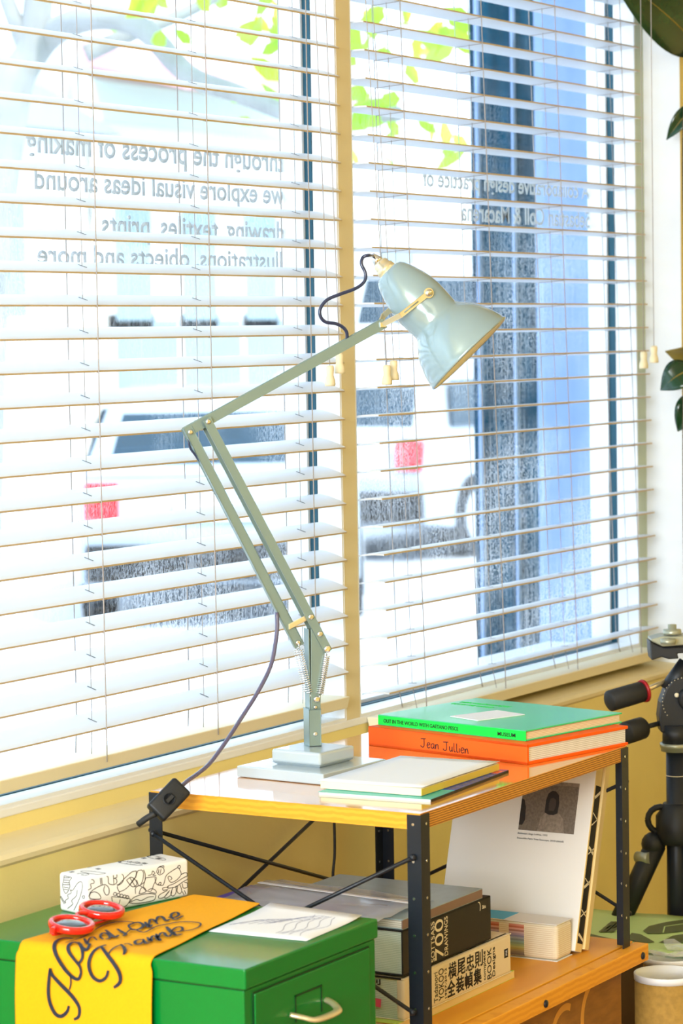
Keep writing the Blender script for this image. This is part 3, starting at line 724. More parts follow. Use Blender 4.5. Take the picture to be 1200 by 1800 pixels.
m = MB(); text_bm(m, 'OUT IN THE WORLD WITH GAETANO PESCE', o_+V_*.264-U_*.0001+Z*.0045, -V_, Z, w=.142, h=.0055, bold=.01); obj('lettering', m, 'black_ink', sp); m = MB(); text_bm(m, 'MUSEUM', o_+V_*.050-U_*.0001+Z*.0042, -V_, Z, w=.032, h=.0055, bold=.01)
obj('lettering', m, 'black_ink', sp)
m = MB(); zc_ = gz+.0152
for k, (s, ww) in enumerate([('OUT IN THE WORLD', .10), ('WITH GAETANO PESCE', .12)]):
    text_bm(m, s, o_+V_*(.265-.0)+U_*(.150+.020*k)+Z*.01525, -V_, U_, w=ww*.8, h=.011, ext=.0002)
obj('cover_lettering', m, 'bookspine', t)
q = at_z(855, 1256, zc_+.002); U2, V2 = axes(-22)
b = MB(); b.rbox(q-U2*.045-V2*.033, U2*.090, V2*.062, Z*.0014, .0004, 2)
obj('note_card', b, 'paper', label='small blank white card lying on the green book', cat='card').location.z = zc_+.0001

# magazines by the lamp
def thin(name, o, deg, w, l, h, m1, label, cat, pages=None, split=None):
    U, Vv = axes(deg); o = V(o); t = thing(name, o+U*w/2+Vv*l/2, label, cat)
    if pages:
        b = MB(); b.obox(o+U*.001+Vv*.001, U*(w-.002), Vv*(l-.002), Z*(h-.0004)); obj('pages', b, pages, t)
        b = MB(); b.obox(o+Z*(h-.0004), U*w, Vv*l, Z*.0004); obj('cover', b, m1, t)
    else:
        b = MB(); b.obox(o, U*w, Vv*l, Z*h); obj('cover', b, m1, t)
    return t, U, Vv, o
t, U_, V_, o_ = thin('magazine', (3.0398, 1.6669, TZ), 3.8, .2512, .162, .0036, 'teal', 'thin teal and blue magazine under the white notebook', 'magazine', 'covwhite')
b = MB(); b.obox(o_+U_*.075+Z*.0036-V_*.0003, U_*.1765, V_*.163, Z*.0003); obj('cover_picture', b, 'blueglossy', t)
b = MB(); b.obox(o_+U_*.218+Z*.0039+V_*.001, U_*.022, V_*.02, Z*.0002); obj('cover_patch', b, 'redcover', t)
b = MB(); b.obox(o_+U_*.0-V_*.0006, U_*.2512, V_*.0006, Z*.0036); obj('spine', b, 'blackbook', t)
nb = V((3.053, 1.688, TZ+.0040)); U_, V_ = axes(1.0)
t = thing('notebook', nb+U_*.11+V_*.07, 'white soft cover notebook with a lifted cover beside the lamp base', 'notebook')
b = MB(); b.rbox(nb, U_*.2257, V_*.150, Z*.0100, .001, 2); o = obj('pages', b, ['creampaper', 'yellowedge'], t)
b = MB(); b.grid([[nb+U_*(-.001+.2285*i/10)+V_*(-.001+.153*j/6)+Z*(.0104+.0050*(i/10)**4*(1-j/6)*.2+.0035*(1-j/6)**3*(1-abs(2*i/10-1)*.3)*.4) for j in range(7)] for i in range(11)])
obj('cover', b, 'paper', t, solid=.0005)
b = MB(); b.obox(nb-V_*.0006+Z*.001, U_*.2257, V_*.0006, Z*.0085); obj('spine_tape', b, 'yellowedge', t)

# ================================================================== DESK LAMP
LO = V((3.186, 1.931, -.5655)); phi = math.radians(18)
la = r0*math.cos(phi)+V((fw.x, fw.y, 0)).normalized()*math.sin(phi); la.normalize(); ln = la.cross(Z)
def LP(u, z, n=0): return LO+la*u+Z*z+ln*n
def lpx(x, y, n=0):
    o2 = LO+ln*n; v = ray(x, y); k = o2.dot(ln)/v.dot(ln); return v*k
lm = thing('desk_lamp', (3.19, 1.93, TZ), 'dove grey articulated desk lamp with a bell shade standing on the shelf unit', 'lamp')
U_, V_ = axes(-4.5); bo_ = V((3.0913, 1.8573, TZ+.0005))
b = MB(); b.rbox(bo_, U_*.149, V_*.145, Z*.0150, .0016, 3); obj('base_plate', b, 'lampbase', lm)
b = MB(); cc = bo_+U_*.076+V_*.071+Z*.0150; hb = .041
b.hexa([cc-U_*(hb-.006)-V_*(hb-.006), cc+U_*(hb-.006)-V_*(hb-.006), cc+U_*(hb-.006)+V_*(hb-.006), cc-U_*(hb-.006)+V_*(hb-.006)]+[p+Z*.004 for p in (cc-U_*hb-V_*hb, cc+U_*hb-V_*hb, cc+U_*hb+V_*hb, cc-U_*hb+V_*hb)])
b.rbox(cc-U_*hb-V_*hb+Z*.0035, U_*2*hb, V_*2*hb, Z*.0175, .0035, 3)
o = obj('base_step', b, 'lampbase', lm)
LO.z = cc.z+.021
# stem: two side plates and a web, wider bracket on top
b = MB()
pf = [lpx(x, y, .010) for x, y in ((546.5, 1311), (563.5, 1311), (563.5, 1225), (566, 1180), (571, 1141), (566, 1128), (552, 1106), (546.5, 1106))]
b.prism(pf, ln*-.0016); pbk = [p-ln*.0204 for p in pf]; b.prism(pbk, ln*.0016)
w0 = lpx(546.5, 1311, .010); w1_ = lpx(546.5, 1106, .010)
b.obox(w0-la*.0012, la*.0014, -ln*.0204, Z*(w1_.z-w0.z)); obj('stem', b, 'armgrey', lm, bevel=.0004)
b = MB()
b.rbox(w0-la*.003-ln*.022, la*.017, ln*.024, Z*.050, .001); obj('stem_socket', b, 'armgrey', lm)
def bar(p, q, wd, dp, m='armgrey', name='arm', n=0, **k):
    p, q = V(p)+ln*n, V(q)+ln*n; t = (q-p).normalized(); s = ln.cross(t).normalized(); b = MB()
    b.rbox(p-t*.004-s*wd/2-ln*dp/2, t*((q-p).length+.008), s*wd, ln*dp, min(wd, dp)*.14, 2); return obj(name, b, m, lm, **k)
E1, E2, HD = lpx(331, 757), lpx(361.5, 741), lpx(669, 571)
A2 = lpx(521.5, 1129); B2 = lpx(570, 1139)
bar(E1, HD, .0105, .0105, name='upper_arm'); bar(E1, A2, .0122, .0100, name='lower_arm', n=.0)
for nn_ in (.0115, -.0115): bar(E2, B2, .0118, .0018, name='parallel_rail', n=nn_)
# pivots
def screw(p, r=.0042, n=.010, m='screw', name='pivot_screw'):
    b = MB(); b.lathe([(0, r), (.0015, r), (.0024, r*.7), (.0026, .0001)], V(p)+ln*n, ln, 14); b.lathe([(0, r*.55), (.0004, r*.55)], V(p)+ln*(n+.0026), ln, 10); obj(name, b, m, lm)
screw(E1+(A2-E1).normalized()*.002, .0036, .0060); screw(E2, .0036, .0125); screw(A2, .0036, .0055); screw(lpx(557, 1113), .0040, .0125); screw(lpx(541.5, 1083), .0040, .0125); screw(B2, .0048, .0125, 'chrome')
screw(lpx(553.5, 1290, .01), .0034, .0102-.010+.0005); screw(lpx(553.5, 1243, .01), .0026, .0006); screw(lpx(556, 1229, .01), .0044, .0006, 'chrome')
b = MB(); b.rbox(lpx(506, 1102, .004)-Z*.004, lpx(542, 1083, .004)-lpx(506, 1102, .004), Z*.008, ln*.004, .001); obj('cross_link', b, 'brass', lm, label='pale brass link bar')
def coil(p, q, R, turns, name='spring'):
    p, q = V(p), V(q); t = (q-p).normalized(); a = ln.cross(t).normalized(); c = t.cross(a); pts = []
    n = turns*10
    for i in range(n+1):
        g = 2*PI*i/10; k = .12+.76*i/n; rr = R
        pts.append(p+(q-p)*k+(a*math.cos(g)+c*math.sin(g))*rr)
    b = MB(); b.tube(pts, .0008, 5); b.tube([p, p+(q-p)*.12], .0008, 5); b.tube([q, p+(q-p)*.88], .0008, 5); obj(name, b, 'chrome', lm)
for n_ in (.0085, -.0085):
    coil(lpx(521, 1129)+ln*n_, lpx(544, 1229)+ln*n_, .0042, 20); coil(lpx(571, 1141)+ln*n_*1.3, lpx(556, 1229)+ln*n_*1.3, .0046, 19)
# yoke and shade
SP = lpx(735, 516)
for s_ in (1, -1):
    b = MB(); a_, c_, d_ = HD+ln*.006*s_, HD+(SP-HD)*.30+ln*.036*s_, SP+ln*.0415*s_; sd = (SP-HD).normalized().cross(ln).normalized()
    for p, q in ((a_, c_), (c_, d_)):
        t_ = (q-p); nn_ = t_.cross(sd).normalized(); b.rbox(p-sd*.0035-nn_*.0008, t_, sd*.007, nn_*.0016, .0004, 2)
    b.lathe([(-.001, .0070), (.0012, .0070)], d_, ln, 18)
    yk = obj('yoke_arm', b, 'brass', lm, label='pale brass yoke arm')
    b = MB(); b.tube([c_+(d_-c_)*.12+ln*s_*.0010, c_+(d_-c_)*.62+ln*s_*.0010], .0009, 6); obj('yoke_slot', b, 'armgrey', yk)
    b = MB(); b.lathe([(0, .0052), (.002, .0050), (.0034, .0034), (.0036, .0001)], d_+ln*s_*.001, ln*s_, 16); obj('yoke_screw', b, 'screw', yk)
b = MB(); b.rbox(HD-la*.004-Z*.004-ln*.008, la*.010, Z*.008, ln*.016, .001); obj('yoke_joint', b, 'screw', lm)
k_ = .000788
t55 = math.radians(2.6); ax = -((rt*.70+dn*.714)*math.cos(t55)-fw*math.sin(t55)).normalized(); MC = lpx(739, 535)-ax*(122*k_)
prof = [(0, 88.6), (1.5, 90.0), (4, 88.5), (12, 86.8), (24, 83.5), (36, 79), (46, 75), (56, 69.5), (64, 63.5), (71, 57.5), (77, 51.8), (82, 48.3), (86, 47.4), (100, 48.3), (126, 49.2), (145, 47.2), (158, 44.6), (175, 39.5), (186, 35.5), (195, 31.5), (200, 28), (203, 23), (204, 14)]
b = MB(); b.lathe([(t_*k_, r_*k_) for t_, r_ in prof], MC, ax, 64, cap=False)
b.mi = 1; b.lathe([(t_*k_+(.0003 if t_ else .0), (r_-2.2)*k_) for t_, r_ in prof], MC, ax, 64, cap=False)
b.mi = 0; b.lathe([(-.0002, 88.6*k_), (-.0006, 87.6*k_), (-.0002, 86.4*k_)], MC, ax, 64, cap=False)
shd = obj('lamp_shade', b, ['lampgrey', 'shadein'], lm)
b = MB(); m_ = MC+ax*.075; b.ball(m_, .022, 18); b.lathe([(.015, .013), (.05, .013), (.051, .0001)], m_, ax, 18); obj('bulb', b, 'bulb', shd)
b = MB(); b.lathe([(203*k_, .0001), (203*k_, 18*k_), (214*k_, 17*k_), (214.5*k_, 15*k_), (222*k_, 14.5*k_), (226*k_, 11*k_)], MC, ax, 24); obj('shade_collar', b, 'brass', shd, label='pale brass collar')
b = MB(); b.lathe([(225*k_, 10.5*k_), (234*k_, 8*k_), (244*k_, 5*k_), (245*k_, .0001)], MC, ax, 20); obj('cord_grip', b, 'chrome', shd)
tip = MC+ax*(241*k_)
pts = [tip]+[lpx(x, y, n) for x, y, n in ((648, 449, 0), (638, 452, 0), (635, 464, .002), (642, 480, .004), (640, 495, .005), (625, 507, .006), (598, 517, .008), (575, 527, .008), (563, 542, .008), (563, 556, .008), (572, 566, .007), (590, 569, .006), (602, 575, .004), (609, 584, .003), (610, 597, .001))]
b = MB(); b.tube(spline(pts, 5), .0024, 10); obj('shade_cord', b, 'cable', lm)
b = MB(); b.tube(spline([lpx(331, 762, .0), lpx(333, 785, 0), lpx(343, 800, 0), lpx(352, 812, .0)], 5), .0015, 8); obj('elbow_cord', b, 'cable', lm)
# mains flex over the left edge of the table with an inline switch
pp = [((486, 1077), 3.722), ((487, 1100), 3.718), ((484, 1130), 3.712), ((475, 1172), 3.70), ((452, 1218), 3.68), ((424, 1262), 3.66), ((398, 1302), 3.63), ((370, 1340), 3.60), ((350, 1358), 3.580), ((330, 1372), 3.562), ((318, 1383), 3.55)]
b = MB(); b.tube(spline([at_d(x, y, d) for (x, y), d in pp], 5), .0027, 10, squash=1.15); obj('mains_flex', b, 'purplecable', lm)
s0, s1 = at_d(320, 1381, 3.545), at_d(272, 1431, 3.525); tt = (s1-s0); vd = (s0.normalized()); side = tt.cross(vd).normalized(); nn2 = side.cross(tt).normalized()
b = MB(); b.rbox(s0-side*.0155-nn2*.009, tt, side*.031, nn2*.018, .0045, 4); sw = obj('inline_switch', b, 'blackp', lm)
for p in sw.data.polygons: p.use_smooth = True
fs = nn2 if nn2.dot(vd) < 0 else -nn2
b = MB(); mid = (s0+s1)/2+tt*.02
b.lathe([(0, .0085), (.0012, .0085), (.0012, .0070), (.0004, .0068), (.0004, .0001)], mid+fs*.0088, fs, 24); obj('switch_ring', b, 'blackp', sw)
b = MB(); b.rbox(mid+fs*.0086-tt.normalized()*.006-side*.0028, tt.normalized()*.012, side*.0056, fs*.0035, .001); obj('rocker', b, 'chrome' if 0 else 'rubber', sw)
b = MB(); b.tube(spline([s1-tt*.02, at_d(258, 1438, 3.525), at_d(243, 1449, 3.53)], 4), .0042, 10, radii=None); obj('strain_relief', b, 'rubber', sw)
# black cable hanging behind the shelf unit
b = MB(); b.tube(spline([at_y(x, y, 2.075) for x, y in ((583, 1400), (587, 1440), (588, 1500), (585, 1540), (590, 1570), (594, 1600), (600, 1660), (600, 1700))], 5), .0022, 8)
obj('hanging_cable', b, 'rubber', label='black power cable hanging behind the shelf unit', cat='cable')

# ================================================================== LOWER SHELF
k = 1.70/1.66
def X_(v): return v*k
y0 = 1.700; x0 = 3.020
t, sp, U_, V_, o_ = book('lime_magazine', (3.000, y0-.002, SZ), 0, .330, .23, .0105, '-v', 'lime', 'pagesA', 'pale lime magazine at the bottom of the book stack', 'magazine', hard=.0012, inset=.002, spinemat='creamboard')
z = SZ+.0106
t, sp, U_, V_, o_ = book('beige_paperback', (x0-.006, y0-.004, z), 0, .304, .235, .0545, '-v', 'yokoo', 'pagesC', 'thick beige paperback with black Japanese characters on its spine', hard=.0014, inset=.004, rspine=.010)
m = MB(); f = lambda x, zz: V((x, y0-.0042, zz)); X0 = x0
def sv(s, x, z0_, h_, w_, bold=0):      # text running upward along the spine, letters turned a quarter
    text_bm(m, s, (x+w_, y0-.0042, z0_), (0, 0, 1), (-1, 0, 0), w=h_, h=w_, ext=.0003, bold=bold)
sv('Tadanori', 3.094, z+.006, .040, .010); sv('YOKOO', 3.107, z+.006, .042, .014); sv('1957-2012', 3.124, z+.006, .040, .005)
sv('横尾忠則', 3.096, z+.027, .025, .016) if 0 else None
for i, ch in enumerate('横尾忠則'): text_bm(m, ch, (3.134+.025*i, y0-.0042, z+.028), (1, 0, 0), (0, 0, 1), w=.023, h=.022, ext=.0003, bold=.012)
for i, ch in enumerate('全装幀集'): text_bm(m, ch, (3.130+.025*i, y0-.0042, z+.005), (1, 0, 0), (0, 0, 1), w=.023, h=.022, ext=.0003, bold=.02)
sv('complete', 3.233, z+.006, .040, .009); sv('BOOK', 3.245, z+.005, .042, .012); sv('Designs', 3.260, z+.006, .040, .010)
obj('lettering', m, 'black_ink', sp)
m = MB(); m.box((3.296, y0-.0047, z+.024), (3.306, y0-.0040, z+.036)); lb = obj('logo_block', m, 'black_ink', sp)
m = MB(); text_bm(m, 'PIE', (3.303, y0-.0048, z+.027), (0, 0, 1), (-1, 0, 0), w=.007, h=.004, ext=.0002); obj('lettering', m, 'paper', lb)
m = MB(); m.box((x0-.0062, y0+.0, z+.0535), (x0-.0058, y0+.21, z+.0562))
text_bm(m, '横尾忠則', (x0-.0063, y0+.10, z+.0440), (0, -1, 0), (0, 0, 1), w=.07, h=.008, ext=.0003, bold=.02); obj('cover_edge', m, 'black_ink', t)
m = MB(); m.ribbon([V((x0-.0062, y0+.03+.02*i, z+.020+.002*math.sin(i*2))) for i in range(4)], V((-1, 0, 0)), .011, .0004); obj('marker_smudge', m, 'pink', t)
z += .0566
t, sp, U_, V_, o_ = book('black_book', (x0, y0, z), 0, .2455, .245, .0600, '-v', 'blackbook', 'pagesC', 'thick black book lettered 700 DRAWINGS on its spine', hard=.0026, inset=.004)
m = MB()
def sv2(s, x, z0_, h_, w_, b_=0): text_bm(m, s, (x+w_, y0-.0003, z0_), (0, 0, 1), (-1, 0, 0), w=h_, h=w_, ext=.0003, bold=b_)
sv2('SOTTSASS', 3.0940, z+.003, .053, .0105); sv2('700', 3.1055, z+.003, .053, .0230); sv2('DRAWINGS', 3.1315, z+.004, .052, .0095)
sv2('Skira', 3.225, z+.046, .008, .0045) if 0 else text_bm(m, 'Skira', (3.240, y0-.0003, z+.046), (1, 0, 0), (0, 0, 1), w=.010, h=.005, ext=.0003)
m.ribbon(spline([(3.228, y0-.0003, z+.0575), (3.2325, y0-.0003, z+.056), (3.234, y0-.0003, z+.051), (3.2335, y0-.0003, z+.045)], 4), V((0, -1, 0)), .0014, .0003)
obj('lettering', m, 'creampaper', sp)
z += .0602
t, sp, U_, V_, o_ = book('grey_book', (x0+.002, y0+.001, z), 0, .222, .225, .0135, '-v', 'greybook', 'pagesB', 'slim grey blue book with a mauve brown spine on top of the black book', hard=.0016, inset=.003, spinemat='brownspine')
z += .0137
cs = thing('plastic_sleeve', (3.08, 1.86, z), 'clear plastic sleeve with purple and white sheets on top of the book stack', 'folder')
b = MB(); b.obox((2.985, 1.735, z), (.135, .0, 0), (.03, .23, .0), (0, 0, .0008)); obj('white_sheet', b, 'bluesheet', cs)
b = MB(); b.obox((2.980, 1.800, z+.0009), (.10, .0, 0), (.035, .19, .0), (0, 0, .0012)); obj('purple_sheet', b, 'purple', cs)
b = MB(); b.grid([[V((2.978+.155*i/8+.03*j/8, 1.715+.255*j/8, z+.0030+.0060*math.sin(PI*i/8)*(.4+.6*j/8)+.0015*math.sin(i*2.1+j))) for j in range(9)] for i in range(9)]); obj('sleeve', b, 'clear', cs, solid=.0006)
b = MB(); b.obox((3.070, 1.715, z+.0102), (.008, 0, 0), (.022, .250, 0.001), (0, 0, .0006)); obj('fold_strip', b, 'paper', cs)

# colour swatch block
so = V((3.383, 1.686, SZ)); SW, SL, SH = .050, .235, .0535
t = thing('colour_swatch_book', so+V((SW/2, SL/2, 0)), 'fat colour swatch book with striped page edges beside the white portrait book', 'swatch book')
so.x = 3.440-.0; 
b = MB(); b.rbox(so+Z*.0015, (SW, 0, 0), (0, SL, 0), Z*(SH-.003), .006, 4); o = obj('leaves', b, 'swpaper', t)
b = MB(); b.rbox(so, (SW, 0, 0), (0, SL, 0), Z*.0016, .0007, 2); b.rbox(so+Z*(SH-.0016), (SW, 0, 0), (0, SL, 0), Z*.0016, .0007, 2); cv = obj('cover', b, 'covwhite', t)
b = MB(); b.box((so.x+.001, so.y+.085, SZ+SH), (so.x+SW-.001, so.y+SL-.002, SZ+SH+.0004)); cy = obj('cyan_label', b, 'cyan', t)
m = MB(); text_bm(m, 'COLOUR', (so.x+.012, so.y+.15, SZ+SH+.0004), (0, -1, 0), (1, 0, 0), w=.05, h=.009, ext=.0002); text_bm(m, 'STANDARDS', (so.x+.028, so.y+.15, SZ+SH+.0004), (0, -1, 0), (1, 0, 0), w=.045, h=.007, ext=.0002)
if 0: obj('lettering', m, 'paper', cy)
else: m.bm.free()
rc = random.Random(5)
cols = []
for i in range(17):
    hue = [(.70, .30, .22), (.55, .16, .10), (.75, .42, .36), (.42, .20, .18), (.62, .45, .50), (.45, .35, .50), (.28, .28, .45), (.40, .45, .52), (.25, .32, .36), (.30, .48, .48), (.28, .40, .30), (.40, .52, .28), (.55, .58, .26), (.50, .44, .18), (.42, .34, .22), (.30, .26, .22), (.22, .20, .20)][i]
    cols.append(mat('swatch_%d' % i, hue, .6))
for c_ in range(4):
    b = MB()
    ya = so.y+.052+c_*.040
    for i in range(17):
        b.mi = i; zt_ = SZ+SH-.005-(i+.0)*.0026
        b.box((so.x-.0004, ya, zt_-.0025), (so.x+.001, ya+.026-(.002 if c_ == 0 else 0), zt_))
    obj('swatch_stripe', b, cols, t)

# leaning portrait book
PX, PY, PW, PH, lean = 3.488, 1.6815, .2235, .268, math.radians(17.3)
up = V((math.sin(lean), 0, math.cos(lean))); ou = V((math.cos(lean), 0, -math.sin(lean)))   # ou: thickness direction (away, +X, down)
pt = .0225
o0 = V((PX, PY, SZ))+V((0, 0, math.sin(lean)*pt))
tb = thing('portrait_book', o0+V((0, PW/2, 0)), 'white hardback with a grey portrait photo leaning at the right end of the shelf', 'book')
b = MB(); b.rbox(o0, ou*.003, V((0, PW, 0)), up*PH, .0008, 2); b.rbox(o0+ou*(pt-.003), ou*.003, V((0, PW, 0)), up*PH, .0008, 2); cvo = obj('cover', b, 'covwhite', tb)
b = MB(); b.obox(o0+ou*.003+V((0, .003, 0))+up*.003, ou*(pt-.006), V((0, PW-.007, 0)), up*(PH-.006)); obj('pages', b, 'pagesB', tb)
b = MB(); b.rbox(o0+ou*.0005-V((0, .0006, 0)), ou*(pt-.001), V((0, .0026, 0)), up*PH, .0008, 2); spb = obj('spine', b, 'creamboard', tb)
b = MB(); b.obox(o0+ou*.004-V((0, .0011, 0))+up*.012, ou*(pt-.006), V((0, .0006, 0)), up*(PH-.040)); pn = obj('black_panel', b, 'black_ink', spb)
for k2, zz in enumerate((.025, .050, .060, .092, .105, .140, .150, .182, .200, .222)):
    sl_ = .010 if k2 % 2 else -.008
    m = MB(); m.ribbon([o0+ou*.004-V((0, .0011, 0))+up*zz, o0+ou*(pt-.002)-V((0, .0011, 0))+up*(zz+sl_)], V((0, -1, 0)), .0016 if k2 % 3 else .004, .0003); obj('white_stripe', m, 'creampaper', pn)
pc = lambda a, h: o0-ou*.0001+V((0, a, 0))+up*h      # a from right edge toward left, h up
# photo: corners measured about a .025-.115, h .172-.250
pa0, pa1, ph0, ph1 = .0235, .113, .166, .240
b = MB(); b.obox(pc(pa0, ph0), -ou*.0004, V((0, pa1-pa0, 0)), up*(ph1-ph0)); ph = obj('photo', b, 'photobg', cvo)
def flat(pts, m_, h_, name):
    b = MB(); b.prism([pc(pa0+(1-x_)*(pa1-pa0), ph0+y_*(ph1-ph0))-ou*h_ for x_, y_ in pts], -ou*.0002); obj(name, b, m_, ph)
flat([(0, .93), (1, .93), (1, 1), (0, 1)], 'photomid', .0005, 'photo_band')
flat([(.34, 0), (.38, .28), (.46, .38), (.58, .42), (.70, .38), (.78, .28), (.83, 0)], 'photomid', .0005, 'photo_shirt')
flat([(.44, .38), (.44, .62), (.47, .76), (.54, .82), (.60, .81), (.66, .74), (.68, .58), (.67, .38), (.60, .34), (.52, .34)], 'photodark', .0008, 'photo_hair')
flat([(.51, .42), (.50, .56), (.52, .66), (.57, .68), (.62, .64), (.63, .54), (.60, .42)], 'photoface', .0011, 'photo_face')
flat([(0, .1), (0, .62), (.05, .60), (.09, .45), (.10, .2), (.06, .1)], 'photodark', .0005, 'photo_shadow')
m = MB()
text_bm(m, 'Baldessari Sings LeWitt, 1972', pc(.113, .159)-ou*.0003, V((0, -1, 0)), up, w=.048, h=.0034, ext=.0002); obj('lettering', m, 'black_ink', cvo); m = MB(); text_bm(m, 'Ensamble Palm Tree Seascape, 2010 (detail)', pc(.113, .152)-ou*.0003, V((0, -1, 0)), up, w=.075, h=.0034, ext=.0002)
obj('lettering', m, 'black_ink', cvo)
m = MB(); text_bm(m, 'WORKS', pc(-.0012, .245)+ou*.0048, -up, V((0, 0, 0))+(-ou), w=.0001, h=.0001) if 0 else None; m.bm.free()
t2 = .0145
o1 = V((PX+.0245, PY-.004, SZ))+V((0, 0, math.sin(lean)*t2))
b = MB(); b.rbox(o1, ou*t2, V((0, PW*.95, 0)), up*(PH+.003), .0012, 2)
obj('cream_board', b, 'creamboard', label='cream hardback leaning behind the white portrait book', cat='book')

# ================================================================== RIGHT SIDE: carton, poster, tubes
b = MB(); b.rbox((3.845, 1.50, FL), (.150, 0, 0), (0, .38, 0), (0, 0, .395), .003)
obj('cardboard_box', b, 'brownbox', label='brown cardboard box standing on the floor behind the shelf unit', cat='box')
pz = -.9545
t = thing('printed_poster', (3.93, 1.75, pz), 'pale green poster with dark shapes and block lettering lying right of the shelf', 'poster')
b = MB(); G = [[V((3.79+.250*i/8, 1.52+.40*j/12, pz+.0015+.0030*max(0, math.sin(j*.9+1))*(i/8)**3)) for j in range(13)] for i in range(9)]
b.grid(G); obj('sheet', b, 'paleposter', t, solid=.0006)
m = MB()
def pp_(x_, y_): return at_z(x_, y_, pz+.0036)
m.prism([pp_(*p) for p in ((1034, 1652), (1036, 1641), (1060, 1647), (1085, 1652), (1092, 1657), (1085, 1663), (1060, 1661), (1036, 1656))], (0, 0, .0002))
m.prism([pp_(*p) for p in ((1130, 1636), (1140, 1628), (1165, 1622), (1200, 1616), (1215, 1616), (1215, 1634), (1190, 1638), (1160, 1641), (1138, 1641))], (0, 0, .0002))
m.prism([pp_(*p) for p in ((1105, 1645), (1110, 1640), (1125, 1642), (1140, 1650), (1150, 1656), (1130, 1657), (1105, 1652))], (0, 0, .0002))
m.prism([pp_(*p) for p in ((1158, 1656), (1175, 1646), (1200, 1642), (1215, 1642), (1215, 1655), (1180, 1658))], (0, 0, .0002))
obj('dark_shape', m, 'olivedark', t)
m = MB()
for i, s in enumerate(('STUDIO', 'PRINTS', 'MAKING')):
    p_ = pp_(1057+i*9, 1636-i*.3); text_bm(m, s, p_, (V((.95, .1, 0))), V((0.1, .95, 0)), w=.060, h=.011, ext=.0002, bold=.03)
    p_ = pp_(1105+i*7, 1633-i*.3)
    text_bm(m, s, p_, (V((.95, .1, 0))), V((0.1, .95, 0)), w=.060, h=.007, ext=.0002)
m.bm.free()
m = MB()
for i in range(4):
    for j in range(3):
        p_ = pp_(1056+i*6+j*7, 1638-j*6); m.ribbon([p_, p_+V((.026, .004, 0))], Z, .008, .0003)
obj('block_lettering', m, 'olivedark', t)
m = MB(); m.ribbon([pp_(1165, 1640)+Z*.0004, pp_(1168, 1629)+Z*.0004, pp_(1215, 1622)+Z*.0004], Z, .0022, .0003); m.ribbon([pp_(1158, 1656), pp_(1182, 1644)], Z, .0022, .0004); obj('pale_line', m, 'paleposter', t)
def tub(c, r, zt_, label):
    t = thing('cardboard_tube', (c.x, c.y, FL), label, 'tube', 'kraft tubes beside the shelf')
    b = MB(); b.lathe([(0, r), (zt_-FL-.006, r)], (c.x, c.y, FL), Z, 40); obj('tube_body', b, 'kraft', t)
    b = MB(); b.lathe([(-.010, r+.0008), (-.001, r+.0012), (0, r+.0006), (0, r-.002), (-.002, r-.003), (-.002, .0001)], (c.x, c.y, zt_), Z, 40); ld = obj('lid', b, 'lid', t)
    return t
c1 = at_d(1170, 1709, 4.05); tub(c1, .0465, c1.z, 'kraft cardboard tube with white lid at the lower right corner')
c2 = at_d(1176, 1680, 4.17); tub(c2, .0400, c2.z, 'kraft tube with white lid wrapped in cellophane behind the nearer tube')
b = MB(); rr = random.Random(11)
G = []
for i in range(9):
    row = []
    for j in range(13):
        a = j/12*PI*1.5+2.2; R_ = .012+.030*i/8; row.append(V((c2.x+math.cos(a)*R_, c2.y+math.sin(a)*R_, c2.z+.0015+.012*(i/8)*rr.random()+.004)))
    G.append(row)
b.grid(G, False); obj('cellophane', b, 'cello', label='crumpled clear cellophane on the farther tube lid', cat='wrapper', solid=.0003)

# ================================================================== TRIPOD
hub = at_d(1189, 1470, 4.45); col = V((hub.x, hub.y, 0))
tp = thing('camera_tripod', (hub.x, hub.y, FL), 'black camera tripod with a pan head at the right edge', 'tripod')
def zat(y): return at_d(1189, y, 4.45).z
b = MB(); b.tube([(hub.x, hub.y, FL+.25), (hub.x, hub.y, zat(1318))], .0165, 20); obj('centre_column', b, 'black', tp)
b = MB(); b.lathe([(0, .030), (.012, .034), (.045, .034), (.058, .024), (.066, .022)], (hub.x, hub.y, zat(1482)), Z, 24); obj('shoulder', b, 'blackp', tp)
b = MB(); b.lathe([(0, .0245), (.006, .0245), (.006, .026), (.013, .026), (.013, .020)], (hub.x, hub.y, zat(1318)), Z, 28); obj('collar', b, 'khaki', tp); b = MB(); b.lathe([(0, .0167), (.0012, .0167)], (hub.x, hub.y, zat(1362)), Z, 24); obj('column_mark', b, 'creampaper', tp)
imgL = -r0; 
for ang, shown in ((0, 1), (-120, 0), (150, 0)):
    d = Matrix.Rotation(math.radians(ang), 3, 'Z') @ imgL
    a = hub+V((0, 0, -.012))+d*.034; kx = (a.z-FL)*.46; foot = V((a.x, a.y, FL+.012))+d*kx
    if foot.y > 2.05: foot.y = 2.05
    m1 = a+(foot-a)*.26
    b = MB(); b.ball(a+d*.004, .020, 16); b.tube([a, m1], .0175, 18); lg = obj('leg', b, 'blackp', tp)
    b = MB(); b.tube([a+(foot-a)*.25, a+(foot-a)*.70], .0150, 16); obj('leg_section', b, 'black', lg)
    b = MB(); b.tube([a+(foot-a)*.68, foot], .0115, 14); b.ball(foot, .012, 12); obj('lower_leg', b, 'black', lg)
    sd = d.cross(Z)
    b = MB(); b.tube([a+d*.012-sd*.016+V((0, 0, -.020)), a+d*.030+sd*.004+V((0, 0, -.022))], .0095, 12); obj('angle_lock', b, 'khaki', lg, label='worn grey ribbed lock')
